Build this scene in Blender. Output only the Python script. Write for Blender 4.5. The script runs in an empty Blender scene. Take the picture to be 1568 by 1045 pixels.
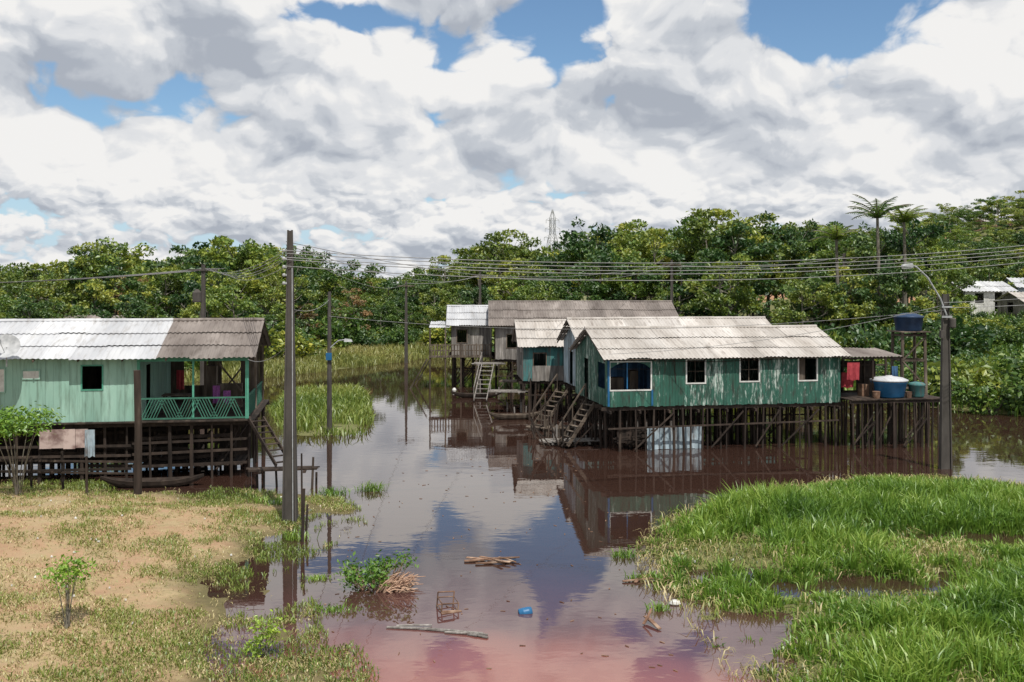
import bpy, math, random
import numpy as np
from mathutils import Vector, Matrix

random.seed(7); RNG=np.random.default_rng(7)
scene=bpy.context.scene
scene.view_settings.view_transform='Standard'
scene.view_settings.look='None'
scene.view_settings.exposure=0
CAMH=7.2
SUN_EL=math.radians(62); SUN_AZ=math.radians(158)   # azimuth clockwise from +Y

# ------------------------------------------------------------------ materials
def nodes_of(name):
    m=bpy.data.materials.new(name); m.use_nodes=True
    nt=m.node_tree; b=nt.nodes['Principled BSDF']
    return m,nt,b
def ramp(nt,stops):
    r=nt.nodes.new('ShaderNodeValToRGB')
    els=r.color_ramp.elements
    while len(els)<len(stops): els.new(0.5)
    for e,(p,c) in zip(els,stops):
        e.position=p; e.color=(*c,1) if len(c)==3 else c
    return r
def mathn(nt,op,a,b=None,clamp=False):
    n=nt.nodes.new('ShaderNodeMath'); n.operation=op; n.use_clamp=clamp
    for i,v in enumerate([a,b]):
        if v is None: continue
        if isinstance(v,(int,float)): n.inputs[i].default_value=v
        else: nt.links.new(v,n.inputs[i])
    return n.outputs[0]
def mixc(nt,f,a,b,mode='MIX'):
    n=nt.nodes.new('ShaderNodeMix'); n.data_type='RGBA'; n.blend_type=mode
    for s,v in ((n.inputs[0],f),(n.inputs[6],a),(n.inputs[7],b)):
        if isinstance(v,(int,float)): s.default_value=v
        elif isinstance(v,tuple): s.default_value=(*v,1)
        else: nt.links.new(v,s)
    return n.outputs[2]
def noisen(nt,scale,detail=4,rough=.6,stretch=(1,1,1),off=(0,0,0),coord='Object'):
    tc=nt.nodes.new('ShaderNodeTexCoord'); mp=nt.nodes.new('ShaderNodeMapping')
    mp.inputs['Scale'].default_value=stretch; mp.inputs['Location'].default_value=off
    n=nt.nodes.new('ShaderNodeTexNoise'); n.inputs['Scale'].default_value=scale
    n.inputs['Detail'].default_value=detail; n.inputs['Roughness'].default_value=rough
    nt.links.new(tc.outputs[coord],mp.inputs[0]); nt.links.new(mp.outputs[0],n.inputs['Vector'])
    return n.outputs[0]
def M(name,stops,scale=2,stretch=(1,1,1),rough=.8,island=.2,peel=None,grime=None,bump=0,metal=0,spec=.3):
    m,nt,b=nodes_of(name)
    n=noisen(nt,scale,3,.6,stretch)
    r=ramp(nt,stops); nt.links.new(n,r.inputs[0]); col=r.outputs[0]
    g=nt.nodes.new('ShaderNodeNewGeometry')
    if peel:   # (colour, lo, hi, scale, stretch)
        pc,lo,hi,ps,pst=peel
        n2=noisen(nt,ps,5,.72,pst,(3.3,1.2,7))
        n3=noisen(nt,.45,2,.5,(1,1,.3),(9,2,1))
        s=mathn(nt,'ADD',n2,mathn(nt,'MULTIPLY',mathn(nt,'SUBTRACT',n3,.5),.55))
        s=mathn(nt,'ADD',s,mathn(nt,'MULTIPLY',mathn(nt,'SUBTRACT',g.outputs['Random Per Island'],.5),.10))
        mr=nt.nodes.new('ShaderNodeMapRange'); mr.inputs[1].default_value=lo; mr.inputs[2].default_value=hi
        nt.links.new(s,mr.inputs[0]); col=mixc(nt,mr.outputs[0],col,pc)
    if grime:  # (colour, lo, hi, scale, stretch)
        pc,lo,hi,ps,pst=grime
        n2=noisen(nt,ps,4,.65,pst,(1.3,5.2,2))
        mr=nt.nodes.new('ShaderNodeMapRange'); mr.inputs[1].default_value=lo; mr.inputs[2].default_value=hi
        nt.links.new(n2,mr.inputs[0]); col=mixc(nt,mr.outputs[0],col,pc)
    if island:
        v=mathn(nt,'ADD',mathn(nt,'MULTIPLY',g.outputs['Random Per Island'],2*island),1-island)
        vc=nt.nodes.new('ShaderNodeCombineColor')
        for i in range(3): nt.links.new(v,vc.inputs[i])
        col=mixc(nt,1.0,col,vc.outputs[0],'MULTIPLY')
    nt.links.new(col,b.inputs['Base Color'])
    b.inputs['Roughness'].default_value=rough; b.inputs['Metallic'].default_value=metal
    b.inputs['Specular IOR Level'].default_value=spec
    if bump:
        bn=nt.nodes.new('ShaderNodeBump'); bn.inputs['Distance'].default_value=bump
        nb=noisen(nt,scale*6,3,.6,stretch); nt.links.new(nb,bn.inputs['Height']); nt.links.new(bn.outputs[0],b.inputs['Normal'])
    return m
def leafmat(name,ca,cb,cc,scale=.5,trans=.35,objvar=.38):
    m,nt,b=nodes_of(name)
    g=nt.nodes.new('ShaderNodeNewGeometry')
    n=noisen(nt,scale,1,.5)
    f=mathn(nt,'ADD',mathn(nt,'MULTIPLY',n,1.1),mathn(nt,'MULTIPLY',g.outputs['Random Per Island'],.5))
    f=mathn(nt,'SUBTRACT',f,.3,True)
    r=ramp(nt,[(0.1,ca),(.5,cb),(.92,cc)]); nt.links.new(f,r.inputs[0])
    col=r.outputs[0]
    if objvar:
        oi=nt.nodes.new('ShaderNodeObjectInfo')
        hs=nt.nodes.new('ShaderNodeHueSaturation')
        nt.links.new(col,hs.inputs['Color'])
        nt.links.new(mathn(nt,'ADD',mathn(nt,'MULTIPLY',oi.outputs['Random'],objvar*2),1-objvar),hs.inputs['Value'])
        nt.links.new(mathn(nt,'ADD',mathn(nt,'MULTIPLY',oi.outputs['Random'],-.05),.515),hs.inputs['Hue'])
        col=hs.outputs[0]
    d=nt.nodes.new('ShaderNodeBsdfDiffuse'); nt.links.new(col,d.inputs[0])
    gl=nt.nodes.new('ShaderNodeBsdfGlossy'); gl.inputs['Roughness'].default_value=.45; gl.inputs[0].default_value=(.8,.85,.8,1)
    t=nt.nodes.new('ShaderNodeBsdfTranslucent'); nt.links.new(col,t.inputs[0])
    mx=nt.nodes.new('ShaderNodeMixShader'); mx.inputs[0].default_value=trans
    nt.links.new(d.outputs[0],mx.inputs[1]); nt.links.new(t.outputs[0],mx.inputs[2])
    m2=nt.nodes.new('ShaderNodeMixShader'); m2.inputs[0].default_value=.05
    nt.links.new(mx.outputs[0],m2.inputs[1]); nt.links.new(gl.outputs[0],m2.inputs[2])
    nt.nodes.remove(b)
    nt.links.new(m2.outputs[0],nt.nodes['Material Output'].inputs[0])
    return m

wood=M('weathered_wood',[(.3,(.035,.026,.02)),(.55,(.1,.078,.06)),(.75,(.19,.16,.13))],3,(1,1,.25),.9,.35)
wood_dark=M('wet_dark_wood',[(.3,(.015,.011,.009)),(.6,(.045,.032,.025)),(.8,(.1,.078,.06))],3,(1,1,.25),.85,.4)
wood_grey=M('grey_board',[(.3,(.1,.09,.08)),(.55,(.2,.185,.17)),(.75,(.33,.31,.29))],2.5,(3,3,.4),.9,.3)
wood_red=M('reddish_debris_wood',[(.3,(.08,.04,.025)),(.55,(.2,.12,.08)),(.75,(.36,.27,.2))],3,(1,1,1),.9,.35)
concrete=M('aged_concrete',[(.3,(.04,.036,.032)),(.6,(.08,.072,.065)),(.8,(.14,.13,.12))],2,(1,1,.3),.9,0,bump=.01)
green_dark=M('peeling_green_paint',[(.3,(.022,.085,.06)),(.6,(.035,.12,.088)),(.8,(.075,.18,.13))],2,(1,1,.4),.65,.2,
   peel=((.42,.48,.44),.54,.66,5,(2.8,2.8,.5)),grime=((.035,.045,.035),.48,.68,3,(2.5,2.5,.45)))
green_light=M('pale_green_paint',[(.3,(.22,.385,.315)),(.6,(.27,.44,.365)),(.8,(.33,.50,.43))],1.2,(1,1,.4),.6,.08,
   grime=((.12,.18,.14),.48,.8,2.5,(2.6,2.6,.3)))
green_trim=M('green_trim_paint',[(.3,(.05,.22,.15)),(.7,(.09,.29,.21))],4,(1,1,1),.6,.2)
teal=M('teal_boards',[(.3,(.03,.1,.1)),(.7,(.07,.2,.2))],3,(2,2,.4),.8,.25,grime=((.12,.11,.1),.5,.7,3,(2,2,.4)))
bluewhite=M('blue_white_boards',[(.3,(.2,.28,.33)),(.7,(.42,.5,.55))],3,(2,2,.4),.8,.3,grime=((.12,.1,.09),.45,.7,3,(2,2,.4)))
white=M('dirty_white_paint',[(.3,(.42,.42,.4)),(.7,(.68,.68,.65))],3,(1,1,1),.7,.1,grime=((.2,.17,.13),.55,.9,4,(1,1,1)))
roof_white=M('pale_sheet_roof',[(.3,(.36,.37,.39)),(.55,(.46,.47,.49)),(.75,(.55,.56,.57))],.9,(1,.3,.3),.5,.12,
   grime=((.24,.22,.2),.52,.85,2,(3,.5,.5)),spec=.4)
roof_tan=M('weathered_fibre_cement',[(.3,(.31,.285,.26)),(.55,(.42,.395,.37)),(.75,(.52,.50,.48))],.8,(1,.3,.3),.9,.12,
   grime=((.17,.14,.12),.52,.82,2,(3,.6,.6)))
roof_grey=M('brownish_fibre_cement',[(.3,(.13,.11,.1)),(.55,(.2,.175,.16)),(.75,(.28,.25,.23))],.8,(1,.3,.3),.9,.15,
   grime=((.08,.065,.055),.5,.8,2,(3,.6,.6)))
tank_blue=M('blue_plastic',[(.3,(.015,.09,.2)),(.7,(.025,.13,.28))],3,(1,1,1),.4,0,grime=((.08,.1,.1),.6,.9,3,(1,1,.4)))
tank_dark=M('dark_blue_plastic',[(.3,(.01,.025,.06)),(.7,(.02,.045,.1))],3,(1,1,1),.45,0)
metal=M('galvanised_steel',[(.3,(.25,.26,.27)),(.7,(.42,.43,.44))],5,(1,1,1),.5,.05)
wiremat=M('wire',[(.3,(.16,.16,.16)),(.7,(.28,.28,.28))],5,(1,1,1),.6,0)
glassy=M('lamp_lens',[(.3,(.4,.4,.4)),(.7,(.5,.5,.5))],5,(1,1,1),.2,0)
red_cloth=M('red_cloth',[(.3,(.2,.02,.03)),(.7,(.35,.05,.06))],5,(1,1,1),.9,.4)
pink_cloth=M('purple_cloth',[(.3,(.12,.04,.14)),(.7,(.22,.07,.22))],5,(1,1,1),.9,.4)
blue_cloth=M('blue_cloth',[(.3,(.03,.08,.16)),(.7,(.06,.13,.25))],5,(1,1,1),.9,.4)
brickm=M('clay_wall',[(.3,(.25,.13,.09)),(.7,(.38,.22,.16))],5,(1,1,1),.9,0)
leaf=[leafmat('foliage_a',(.028,.075,.014),(.095,.185,.028),(.25,.33,.05)),
      leafmat('foliage_b',(.04,.08,.016),(.145,.22,.03),(.33,.36,.055)),
      leafmat('foliage_c',(.015,.05,.014),(.04,.105,.024),(.12,.2,.04)),
      leafmat('foliage_dry',(.10,.09,.03),(.2,.15,.05),(.3,.22,.08))]
sapleaf=leafmat('sapling_leaf',(.07,.15,.02),(.18,.34,.03),(.32,.46,.06),2)
grassm=leafmat('lush_grass_blades',(.05,.125,.014),(.15,.275,.028),(.30,.40,.07),.4,.35,0)
grassm2=leafmat('marsh_grass_blades',(.07,.12,.02),(.18,.25,.035),(.32,.33,.09),.12,.35,0)
grassm3=leafmat('dry_marsh_blades',(.10,.13,.03),(.24,.26,.06),(.36,.31,.12),.1,.3,0)
strawm=leafmat('straw_blades',(.14,.16,.035),(.36,.31,.13),(.56,.45,.26),.6,.2,0)
barkm=M('tree_bark',[(.3,(.07,.06,.045)),(.7,(.26,.24,.2))],4,(1,1,.4),.9,0)

# ------------------------------------------------------------------ mesh builder
class MB:
    def __init__(s): s.v=[]; s.f=[]; s.m=[]
    def hexa(s,p,mi=0):
        n=len(s.v); s.v+= [tuple(q) for q in p]
        for f in ((0,3,2,1),(4,5,6,7),(0,1,5,4),(1,2,6,5),(2,3,7,6),(3,0,4,7)):
            s.f.append(tuple(n+i for i in f)); s.m.append(mi)
    def box(s,x0,x1,y0,y1,z0,z1,mi=0):
        s.hexa([(x0,y0,z0),(x1,y0,z0),(x1,y1,z0),(x0,y1,z0),(x0,y0,z1),(x1,y0,z1),(x1,y1,z1),(x0,y1,z1)],mi)
    def beam(s,a,b,w,h=None,mi=0):
        h=h or w; a=Vector(a); b=Vector(b); d=(b-a).normalized()
        up=Vector((0,0,1)) if abs(d.z)<.9 else Vector((0,1,0))
        x=d.cross(up).normalized()*w/2; y=x.cross(d).normalized()*h/2
        s.hexa([a-x-y,a+x-y,a+x+y,a-x+y,b-x-y,b+x-y,b+x+y,b-x+y],mi)
    def tube(s,pts,rs,n=8,mi=0,cap=True):
        pts=[Vector(p) for p in pts]
        if isinstance(rs,(int,float)): rs=[rs]*len(pts)
        base=len(s.v); prev=None
        for i,p in enumerate(pts):
            d=(pts[min(i+1,len(pts)-1)]-pts[max(i-1,0)]).normalized()
            if prev is None:
                up=Vector((0,0,1)) if abs(d.z)<.9 else Vector((1,0,0)); x=d.cross(up).normalized()
            else: x=(prev-d*prev.dot(d)).normalized()
            prev=x; y=d.cross(x)
            for k in range(n):
                a=2*math.pi*k/n; s.v.append(tuple(p+(x*math.cos(a)+y*math.sin(a))*rs[i]))
        for i in range(len(pts)-1):
            for k in range(n):
                a=base+i*n+k; b=base+i*n+(k+1)%n
                s.f.append((a,b,b+n,a+n)); s.m.append(mi)
        if cap:
            s.f.append(tuple(base+k for k in range(n))[::-1]); s.m.append(mi)
            l=base+(len(pts)-1)*n; s.f.append(tuple(l+k for k in range(n))); s.m.append(mi)
    def lathe(s,c,prof,n=24,mi=0):
        base=len(s.v)
        for r,z in prof:
            for k in range(n):
                a=2*math.pi*k/n; s.v.append((c[0]+r*math.cos(a),c[1]+r*math.sin(a),c[2]+z))
        for i in range(len(prof)-1):
            for k in range(n):
                a=base+i*n+k; b=base+i*n+(k+1)%n
                s.f.append((a,b,b+n,a+n)); s.m.append(mi)
        s.f.append(tuple(base+k for k in range(n))[::-1]); s.m.append(mi)
        l=base+(len(prof)-1)*n; s.f.append(tuple(l+k for k in range(n))); s.m.append(mi)
    def leaves(s,C,size,up=.6,mi=1,rng=RNG,aspect=.6):
        n=len(C); 
        nr=rng.normal(size=(n,3)); nr[:,2]=np.abs(nr[:,2])*1.0+up; nr/=np.linalg.norm(nr,axis=1)[:,None]
        t=rng.normal(size=(n,3)); t-=nr*(t*nr).sum(1)[:,None]; t/=np.linalg.norm(t,axis=1)[:,None]
        b=np.cross(nr,t); sz=(size*rng.uniform(.6,1.35,n))[:,None]
        q=np.stack([C-t*sz*.5,C+b*sz*aspect*.5-t*sz*.05,C+t*sz*.5-nr*sz*.12,C-b*sz*aspect*.5+t*sz*.05],1).reshape(-1,3)
        base=len(s.v); s.v+=q.tolist()
        s.f+=[(base+4*i,base+4*i+1,base+4*i+2,base+4*i+3) for i in range(n)]; s.m+=[mi]*n
    def mesh(s,name,mats):
        me=bpy.data.meshes.new(name); me.from_pydata(s.v,[],s.f)
        for m in mats: me.materials.append(m)
        me.polygons.foreach_set('material_index',s.m); me.update(); return me
    def obj(s,name,mats,parent=None,smooth=False):
        if not isinstance(mats,(list,tuple)): mats=[mats]
        me=s.mesh(name,mats)
        if smooth: me.polygons.foreach_set('use_smooth',[True]*len(me.polygons))
        o=bpy.data.objects.new(name,me); scene.collection.objects.link(o)
        if parent: o.parent=parent
        return o
def empty(name,loc=(0,0,0),rot=0):
    e=bpy.data.objects.new(name,None); scene.collection.objects.link(e)
    e.location=loc; e.rotation_euler=(0,0,math.radians(rot)); e.empty_display_size=.3
    return e
R=random.uniform

# ------------------------------------------------------------------ terrain
def sdist(P,poly):
    P=np.asarray(P,float); poly=np.asarray(poly,float); n=len(poly)
    d=np.full(len(P),1e18); ins=np.zeros(len(P),bool)
    for i in range(n):
        a=poly[i]; b=poly[(i+1)%n]; e=b-a; w=P-a
        t=np.clip((w@e)/(e@e),0,1); q=w-t[:,None]*e
        d=np.minimum(d,(q**2).sum(1))
        c=((a[1]>P[:,1])!=(b[1]>P[:,1]))
        with np.errstate(divide='ignore',invalid='ignore'):
            xx=(b[0]-a[0])*(P[:,1]-a[1])/((b[1]-a[1]) if b[1]!=a[1] else 1e-9)+a[0]
        ins^=(c&(P[:,0]<xx))
    return np.where(ins,np.sqrt(d),-np.sqrt(d))
LB=[(-5.0,10),(-5.6,18),(-6.0,20.5),(-7.0,23.5),(-7.7,25.6),(-7.1,28),(-6.6,30.2),(-7.4,32.4),(-9.2,33.2),(-13,34.6),(-16,35.6),(-19.5,36.3),(-30,37),(-90,37),(-90,-60),(-5,-60)]
RB=[(4.6,10),(4.6,18),(4.4,21),(3.7,23.9),(3.8,26.8),(4.7,30),(6.1,32.0),(9.2,35.0),(13.2,37.2),(16,37.6),(19.1,35.6),(30,35),(90,36),(90,-60),(5,-60)]
FAR=[(-1500,30),(-120,44),(-60,56),(-40,66),(-20,79),(-13.5,91),(-9,101),(2,98),(14,82),(22,70),(25,60),(30,54),(60,49),(1500,40),(1500,3000),(-1500,3000)]
PATCH=[(-10.4,48.3),(-7.7,48.8),(-8.1,54),(-9.4,62),(-10.8,69),(-14.6,68),(-13.6,58)]
def fbm(P,s,seed=0,oct=4):
    out=np.zeros(len(P)); a=1;t=0
    for o in range(oct):
        X=P[:,0]*s+seed*13.1+o*7; Y=P[:,1]*s+seed*5.7+o*3
        xi=np.floor(X); yi=np.floor(Y); fx=X-xi; fy=Y-yi; fx=fx*fx*(3-2*fx); fy=fy*fy*(3-2*fy)
        def h(i,j):
            v=np.sin(i*127.1+j*311.7+seed)*43758.5453; return v-np.floor(v)
        v=(h(xi,yi)*(1-fx)+h(xi+1,yi)*fx)*(1-fy)+(h(xi,yi+1)*(1-fx)+h(xi+1,yi+1)*fx)*fy
        out+=a*v; t+=a; a*=.5; s*=2
    return out/t-.5
def hill(x,y): return 20*np.exp(-(((x-105)/65)**2+((y-190)/90)**2))
PUD=((7.4,23.5,2.1,.9,.5),(9.6,24.1,1.3,.6,.45),(14.0,28.4,3.6,.9,.5),(5.4,25.0,1.2,.5,.4),(5.2,20.6,.8,1.5,.4),(11.5,21.0,1.2,.4,.3),(6.0,28.2,1.0,.35,.3),(12,32.5,1.6,.4,.3))
def height(P):
    P=np.asarray(P,float); x=P[:,0]; y=P[:,1]
    n1=fbm(P,.5,1); n2=fbm(P,1.6,2); n4=fbm(P,.9,12)
    l=sdist(P,LB); r=sdist(P,RB); f=sdist(P,FAR); p=sdist(P,PATCH)
    hl=np.clip(l*.11,-.8,.75)+n1*.25+n2*.05+.02
    hl=np.maximum(hl,np.clip(.02+ (l+1.8)*.03,-.8,.0)+n1*.22+n2*.1-.04-np.clip((-l-2.0)*.4,0,2))
    hl=np.maximum(hl,-.42+.46*np.exp(-(((x+4.1)/2.1)**4+((y-17.6)/3.0)**4))+n2*.16+n1*.1)
    hr=np.clip(r*.12,-.8,.14)+n1*.18+n2*.14
    for (cx,cy,rx,ry,am) in PUD:
        hr-= am*np.exp(-(((x-cx-n2*2+n4*1.5)/rx)**2+((y-cy+n4*1.8)/ry)**2)*1.1)
    hf=np.clip(f*.1,-.8,.5)+n1*.2*np.clip(1+f*.1,0,1)+hill(x,y)*np.clip(f*.05,0,1)
    hp=np.clip(p*.2,-.8,.1)
    return np.maximum.reduce([hl,hr,hf,hp,np.full(len(P),-.7)])
def axis(a,b,step,lo,hi,g=1.13):
    mid=list(np.arange(a,b+1e-6,step)); s=step; v=b; up=[]
    while v<hi: s*=g; v+=s; up.append(v)
    s=step; v=a; dn=[]
    while v>lo: s*=g; v-=s; dn.append(v)
    return np.array(dn[::-1]+mid+up)
xs=axis(-20,22,.2,-2500,2500); ys=axis(15,42,.2,-120,4200)
GX,GY=np.meshgrid(xs,ys); P=np.stack([GX.ravel(),GY.ravel()],1); Z=height(P)
nx,ny=len(xs),len(ys)
idx=np.arange(nx*ny).reshape(ny,nx)
Q=np.stack([idx[:-1,:-1],idx[:-1,1:],idx[1:,1:],idx[1:,:-1]],-1).reshape(-1,4)
def npmesh(name,V,loops,starts,mats,smooth=False):
    me=bpy.data.meshes.new(name); me.vertices.add(len(V)); me.vertices.foreach_set('co',V.astype(np.float32).ravel())
    me.loops.add(len(loops)); me.loops.foreach_set('vertex_index',loops.astype(np.int32))
    me.polygons.add(len(starts)); me.polygons.foreach_set('loop_start',starts.astype(np.int32))
    for m in mats: me.materials.append(m)
    me.update(calc_edges=True); me.validate()
    if smooth: me.polygons.foreach_set('use_smooth',[True]*len(me.polygons))
    o=bpy.data.objects.new(name,me); scene.collection.objects.link(o); return o
# ground material
gm,nt,b=nodes_of('ground_soil')
tc=nt.nodes.new('ShaderNodeTexCoord'); sx=nt.nodes.new('ShaderNodeSeparateXYZ'); nt.links.new(tc.outputs['Object'],sx.inputs[0])
n1=noisen(nt,.45,4,.6); n2=noisen(nt,5,5,.75); n3=noisen(nt,1.3,4,.7,(1,1,1),(4,4,4))
r1=ramp(nt,[(.3,(.29,.155,.085)),(.5,(.36,.215,.12)),(.7,(.37,.28,.16))]); nt.links.new(n1,r1.inputs[0])
r2=ramp(nt,[(.42,(.42,.34,.18)),(.6,(.18,.19,.065))]); nt.links.new(n2,r2.inputs[0])
mk=nt.nodes.new('ShaderNodeMapRange'); mk.inputs[1].default_value=.42; mk.inputs[2].default_value=.6; nt.links.new(n3,mk.inputs[0])
dry=mixc(nt,mathn(nt,'MULTIPLY',mk.outputs[0],.75),r1.outputs[0],r2.outputs[0])
dry=mixc(nt,.4,dry,mixc(nt,n2,(.08,.05,.03),(.48,.35,.22)))
wet=nt.nodes.new('ShaderNodeMapRange'); wet.inputs[1].default_value=.02; wet.inputs[2].default_value=.16; nt.links.new(mathn(nt,'ADD',sx.outputs[2],mathn(nt,'MULTIPLY',mathn(nt,'SUBTRACT',n3,.5),.15)),wet.inputs[0])
wetc=mixc(nt,n2,(.06,.045,.02),(.15,.13,.045))
c=mixc(nt,wet.outputs[0],wetc,dry)
gx=nt.nodes.new('ShaderNodeMapRange'); gx.inputs[1].default_value=-2; gx.inputs[2].default_value=1; nt.links.new(sx.outputs[0],gx.inputs[0])
gy=nt.nodes.new('ShaderNodeMapRange'); gy.inputs[1].default_value=39; gy.inputs[2].default_value=42; nt.links.new(sx.outputs[1],gy.inputs[0])
grn=mixc(nt,n2,(.05,.065,.018),(.2,.19,.07))
redm=nt.nodes.new('ShaderNodeMapRange'); redm.inputs[1].default_value=.58; redm.inputs[2].default_value=.62; nt.links.new(noisen(nt,.09,3,.5),redm.inputs[0])
hz=nt.nodes.new('ShaderNodeMapRange'); hz.inputs[1].default_value=4; hz.inputs[2].default_value=6; nt.links.new(sx.outputs[2],hz.inputs[0])
grn=mixc(nt,mathn(nt,'MULTIPLY',redm.outputs[0],hz.outputs[0]),grn,(.38,.2,.12))
c=mixc(nt,mathn(nt,'MAXIMUM',gx.outputs[0],gy.outputs[0]),c,grn)
nt.links.new(c,b.inputs['Base Color']); b.inputs['Roughness'].default_value=.95
bp=nt.nodes.new('ShaderNodeBump'); bp.inputs['Distance'].default_value=.06; bp.inputs['Strength'].default_value=.8
nt.links.new(n2,bp.inputs['Height']); nt.links.new(bp.outputs[0],b.inputs['Normal'])
npmesh('ground',np.column_stack([P,Z]),Q.ravel(),np.arange(len(Q))*4,[gm],True)

# water
wm,nt,b=nodes_of('tannin_river_water')
tc=nt.nodes.new('ShaderNodeTexCoord')
n1=noisen(nt,.22,3,.6)
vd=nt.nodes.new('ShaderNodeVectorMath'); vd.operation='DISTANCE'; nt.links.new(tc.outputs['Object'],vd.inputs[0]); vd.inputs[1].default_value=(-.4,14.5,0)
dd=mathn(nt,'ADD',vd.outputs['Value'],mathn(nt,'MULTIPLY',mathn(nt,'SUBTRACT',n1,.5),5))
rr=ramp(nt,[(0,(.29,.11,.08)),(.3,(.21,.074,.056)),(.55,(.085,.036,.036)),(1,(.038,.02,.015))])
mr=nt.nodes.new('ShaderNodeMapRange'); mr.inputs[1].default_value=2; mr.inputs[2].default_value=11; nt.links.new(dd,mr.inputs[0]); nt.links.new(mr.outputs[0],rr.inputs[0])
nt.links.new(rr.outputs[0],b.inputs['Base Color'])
b.inputs['IOR'].default_value=1.9
rrn=nt.nodes.new('ShaderNodeMapRange'); rrn.inputs[3].default_value=.006; rrn.inputs[4].default_value=.05; rrn.inputs[1].default_value=.45; rrn.inputs[2].default_value=.75
nt.links.new(noisen(nt,.12,2,.5,(1,.4,1)),rrn.inputs[0]); nt.links.new(rrn.outputs[0],b.inputs['Roughness'])
bp=nt.nodes.new('ShaderNodeBump'); bp.inputs['Distance'].default_value=.009; bp.inputs['Strength'].default_value=.28
hn=mathn(nt,'ADD',noisen(nt,1.1,2,.5,(1,1.6,1)),mathn(nt,'MULTIPLY',noisen(nt,6,1,.5,(1,1.5,1)),.14))
nt.links.new(hn,bp.inputs['Height']); nt.links.new(bp.outputs[0],b.inputs['Normal'])
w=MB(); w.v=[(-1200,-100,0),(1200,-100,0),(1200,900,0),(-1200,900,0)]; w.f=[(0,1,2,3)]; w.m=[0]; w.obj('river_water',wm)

# ------------------------------------------------------------------ grass
def blades(name,B,hgt,wid,lean,mat,ldir=None):
    n=len(B); a=RNG.uniform(0,2*np.pi,n); la=RNG.uniform(0,2*np.pi,n) if ldir is None else ldir
    side=np.stack([np.cos(a),np.sin(a),np.zeros(n)],1)*(wid[:,None]/2)
    ld=np.stack([np.cos(la),np.sin(la),np.zeros(n)],1)*(lean*hgt)[:,None]
    up=np.zeros((n,3)); up[:,2]=hgt
    m=B+up*.6+ld*.3; t=B+up*np.clip(1-lean**2*.45,.25,1)[:,None]+ld
    V=np.stack([B-side*.7,B+side*.7,m-side,m+side,t],1).reshape(-1,3)
    base=(np.arange(n)*5)[:,None]
    L=(base+np.array([0,1,3,2,2,3,4])[None]).ravel(); S=np.stack([np.arange(n)*7,np.arange(n)*7+4],1).ravel()
    return npmesh(name,V,L,S,[mat])
def scatter(n,x0,x1,y0,y1):
    return np.stack([RNG.uniform(x0,x1,n),RNG.uniform(y0,y1,n)],1)
P=scatter(34000,3,27,14.5,39.5); z=height(P); r=sdist(P,RB); d=fbm(P,.4,5)+fbm(P,1.3,6)*.7
dens=np.clip(.75+d*2.8,.0,1)*np.clip((z+.13)*5.5,.035,1)
bare=np.exp(-(((P[:,0]-8.8)/4.0)**2+((P[:,1]-26.4)/1.1)**2)); dens*=1-.8*bare
dens*=np.clip(.35+r*.4,.15,1)
k=(r>-.6)&(z>-.4)&(RNG.uniform(size=len(P))<dens); P=P[k]; z=z[k]; r=r[k]; d=d[k]
pudd=np.zeros(len(P))
for (cx,cy,rx,ry,am) in PUD[:3]: pudd=np.maximum(pudd,np.exp(-(((P[:,0]-cx)/(rx*1.2))**2+((P[:,1]-cy+1.0)/(ry*2.0))**2)))
tall=(.32+.55*np.clip(d+.2,0,1)+.28*np.exp(-(((P[:,0]-8)/4.5)**2+((P[:,1]-31)/2.4)**2)))*(1-.62*pudd)*RNG.uniform(.5,1.45,len(P))*np.clip(.5+r*.35,.4,1)
tall*=1-.45*np.clip((P[:,1]-33.5)/3,0,1)
NB=15; n=len(P); off=RNG.normal(size=(n,NB,2))*.10
B2=(P[:,None,:]+off).reshape(-1,2); zz=np.repeat(np.maximum(z,-.06)-.02,NB)
h=np.repeat(tall,NB)*RNG.uniform(.5,1.15,n*NB); ld=np.arctan2(off[...,1],off[...,0]).ravel()+RNG.normal(size=n*NB)*.7
blades('lush_grass',np.column_stack([B2,zz]),h,RNG.uniform(.02,.048,n*NB),RNG.uniform(.1,.85,n*NB),grassm,ld)
P=scatter(50000,3.0,24,16,37.6); z=height(P); r=sdist(P,RB)
bare=1.1*np.exp(-(((P[:,0]-8.8)/4.4)**2+((P[:,1]-26.4)/1.3)**2))+.4*np.exp(-(r/.9)**2)+.15
k=(r>-.6)&(z>-.1)&(RNG.uniform(size=len(P))<bare); P=P[k]; z=z[k]
blades('dead_reed_litter',np.column_stack([P,np.maximum(z,0)]),RNG.uniform(.1,.36,len(P)),RNG.uniform(.015,.03,len(P)),RNG.uniform(.7,1.3,len(P)),strawm)
P=scatter(70000,3.5,26,15,38); z=height(P); r=sdist(P,RB)
k=(r>0)&(z>-.04)&(RNG.uniform(size=len(P))<.8); P=P[k]; z=z[k]
blades('short_marsh_grass',np.column_stack([P,np.maximum(z,0)]),RNG.uniform(.08,.24,len(P)),RNG.uniform(.02,.035,len(P)),RNG.uniform(.3,1.1,len(P)),grassm2)
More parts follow.
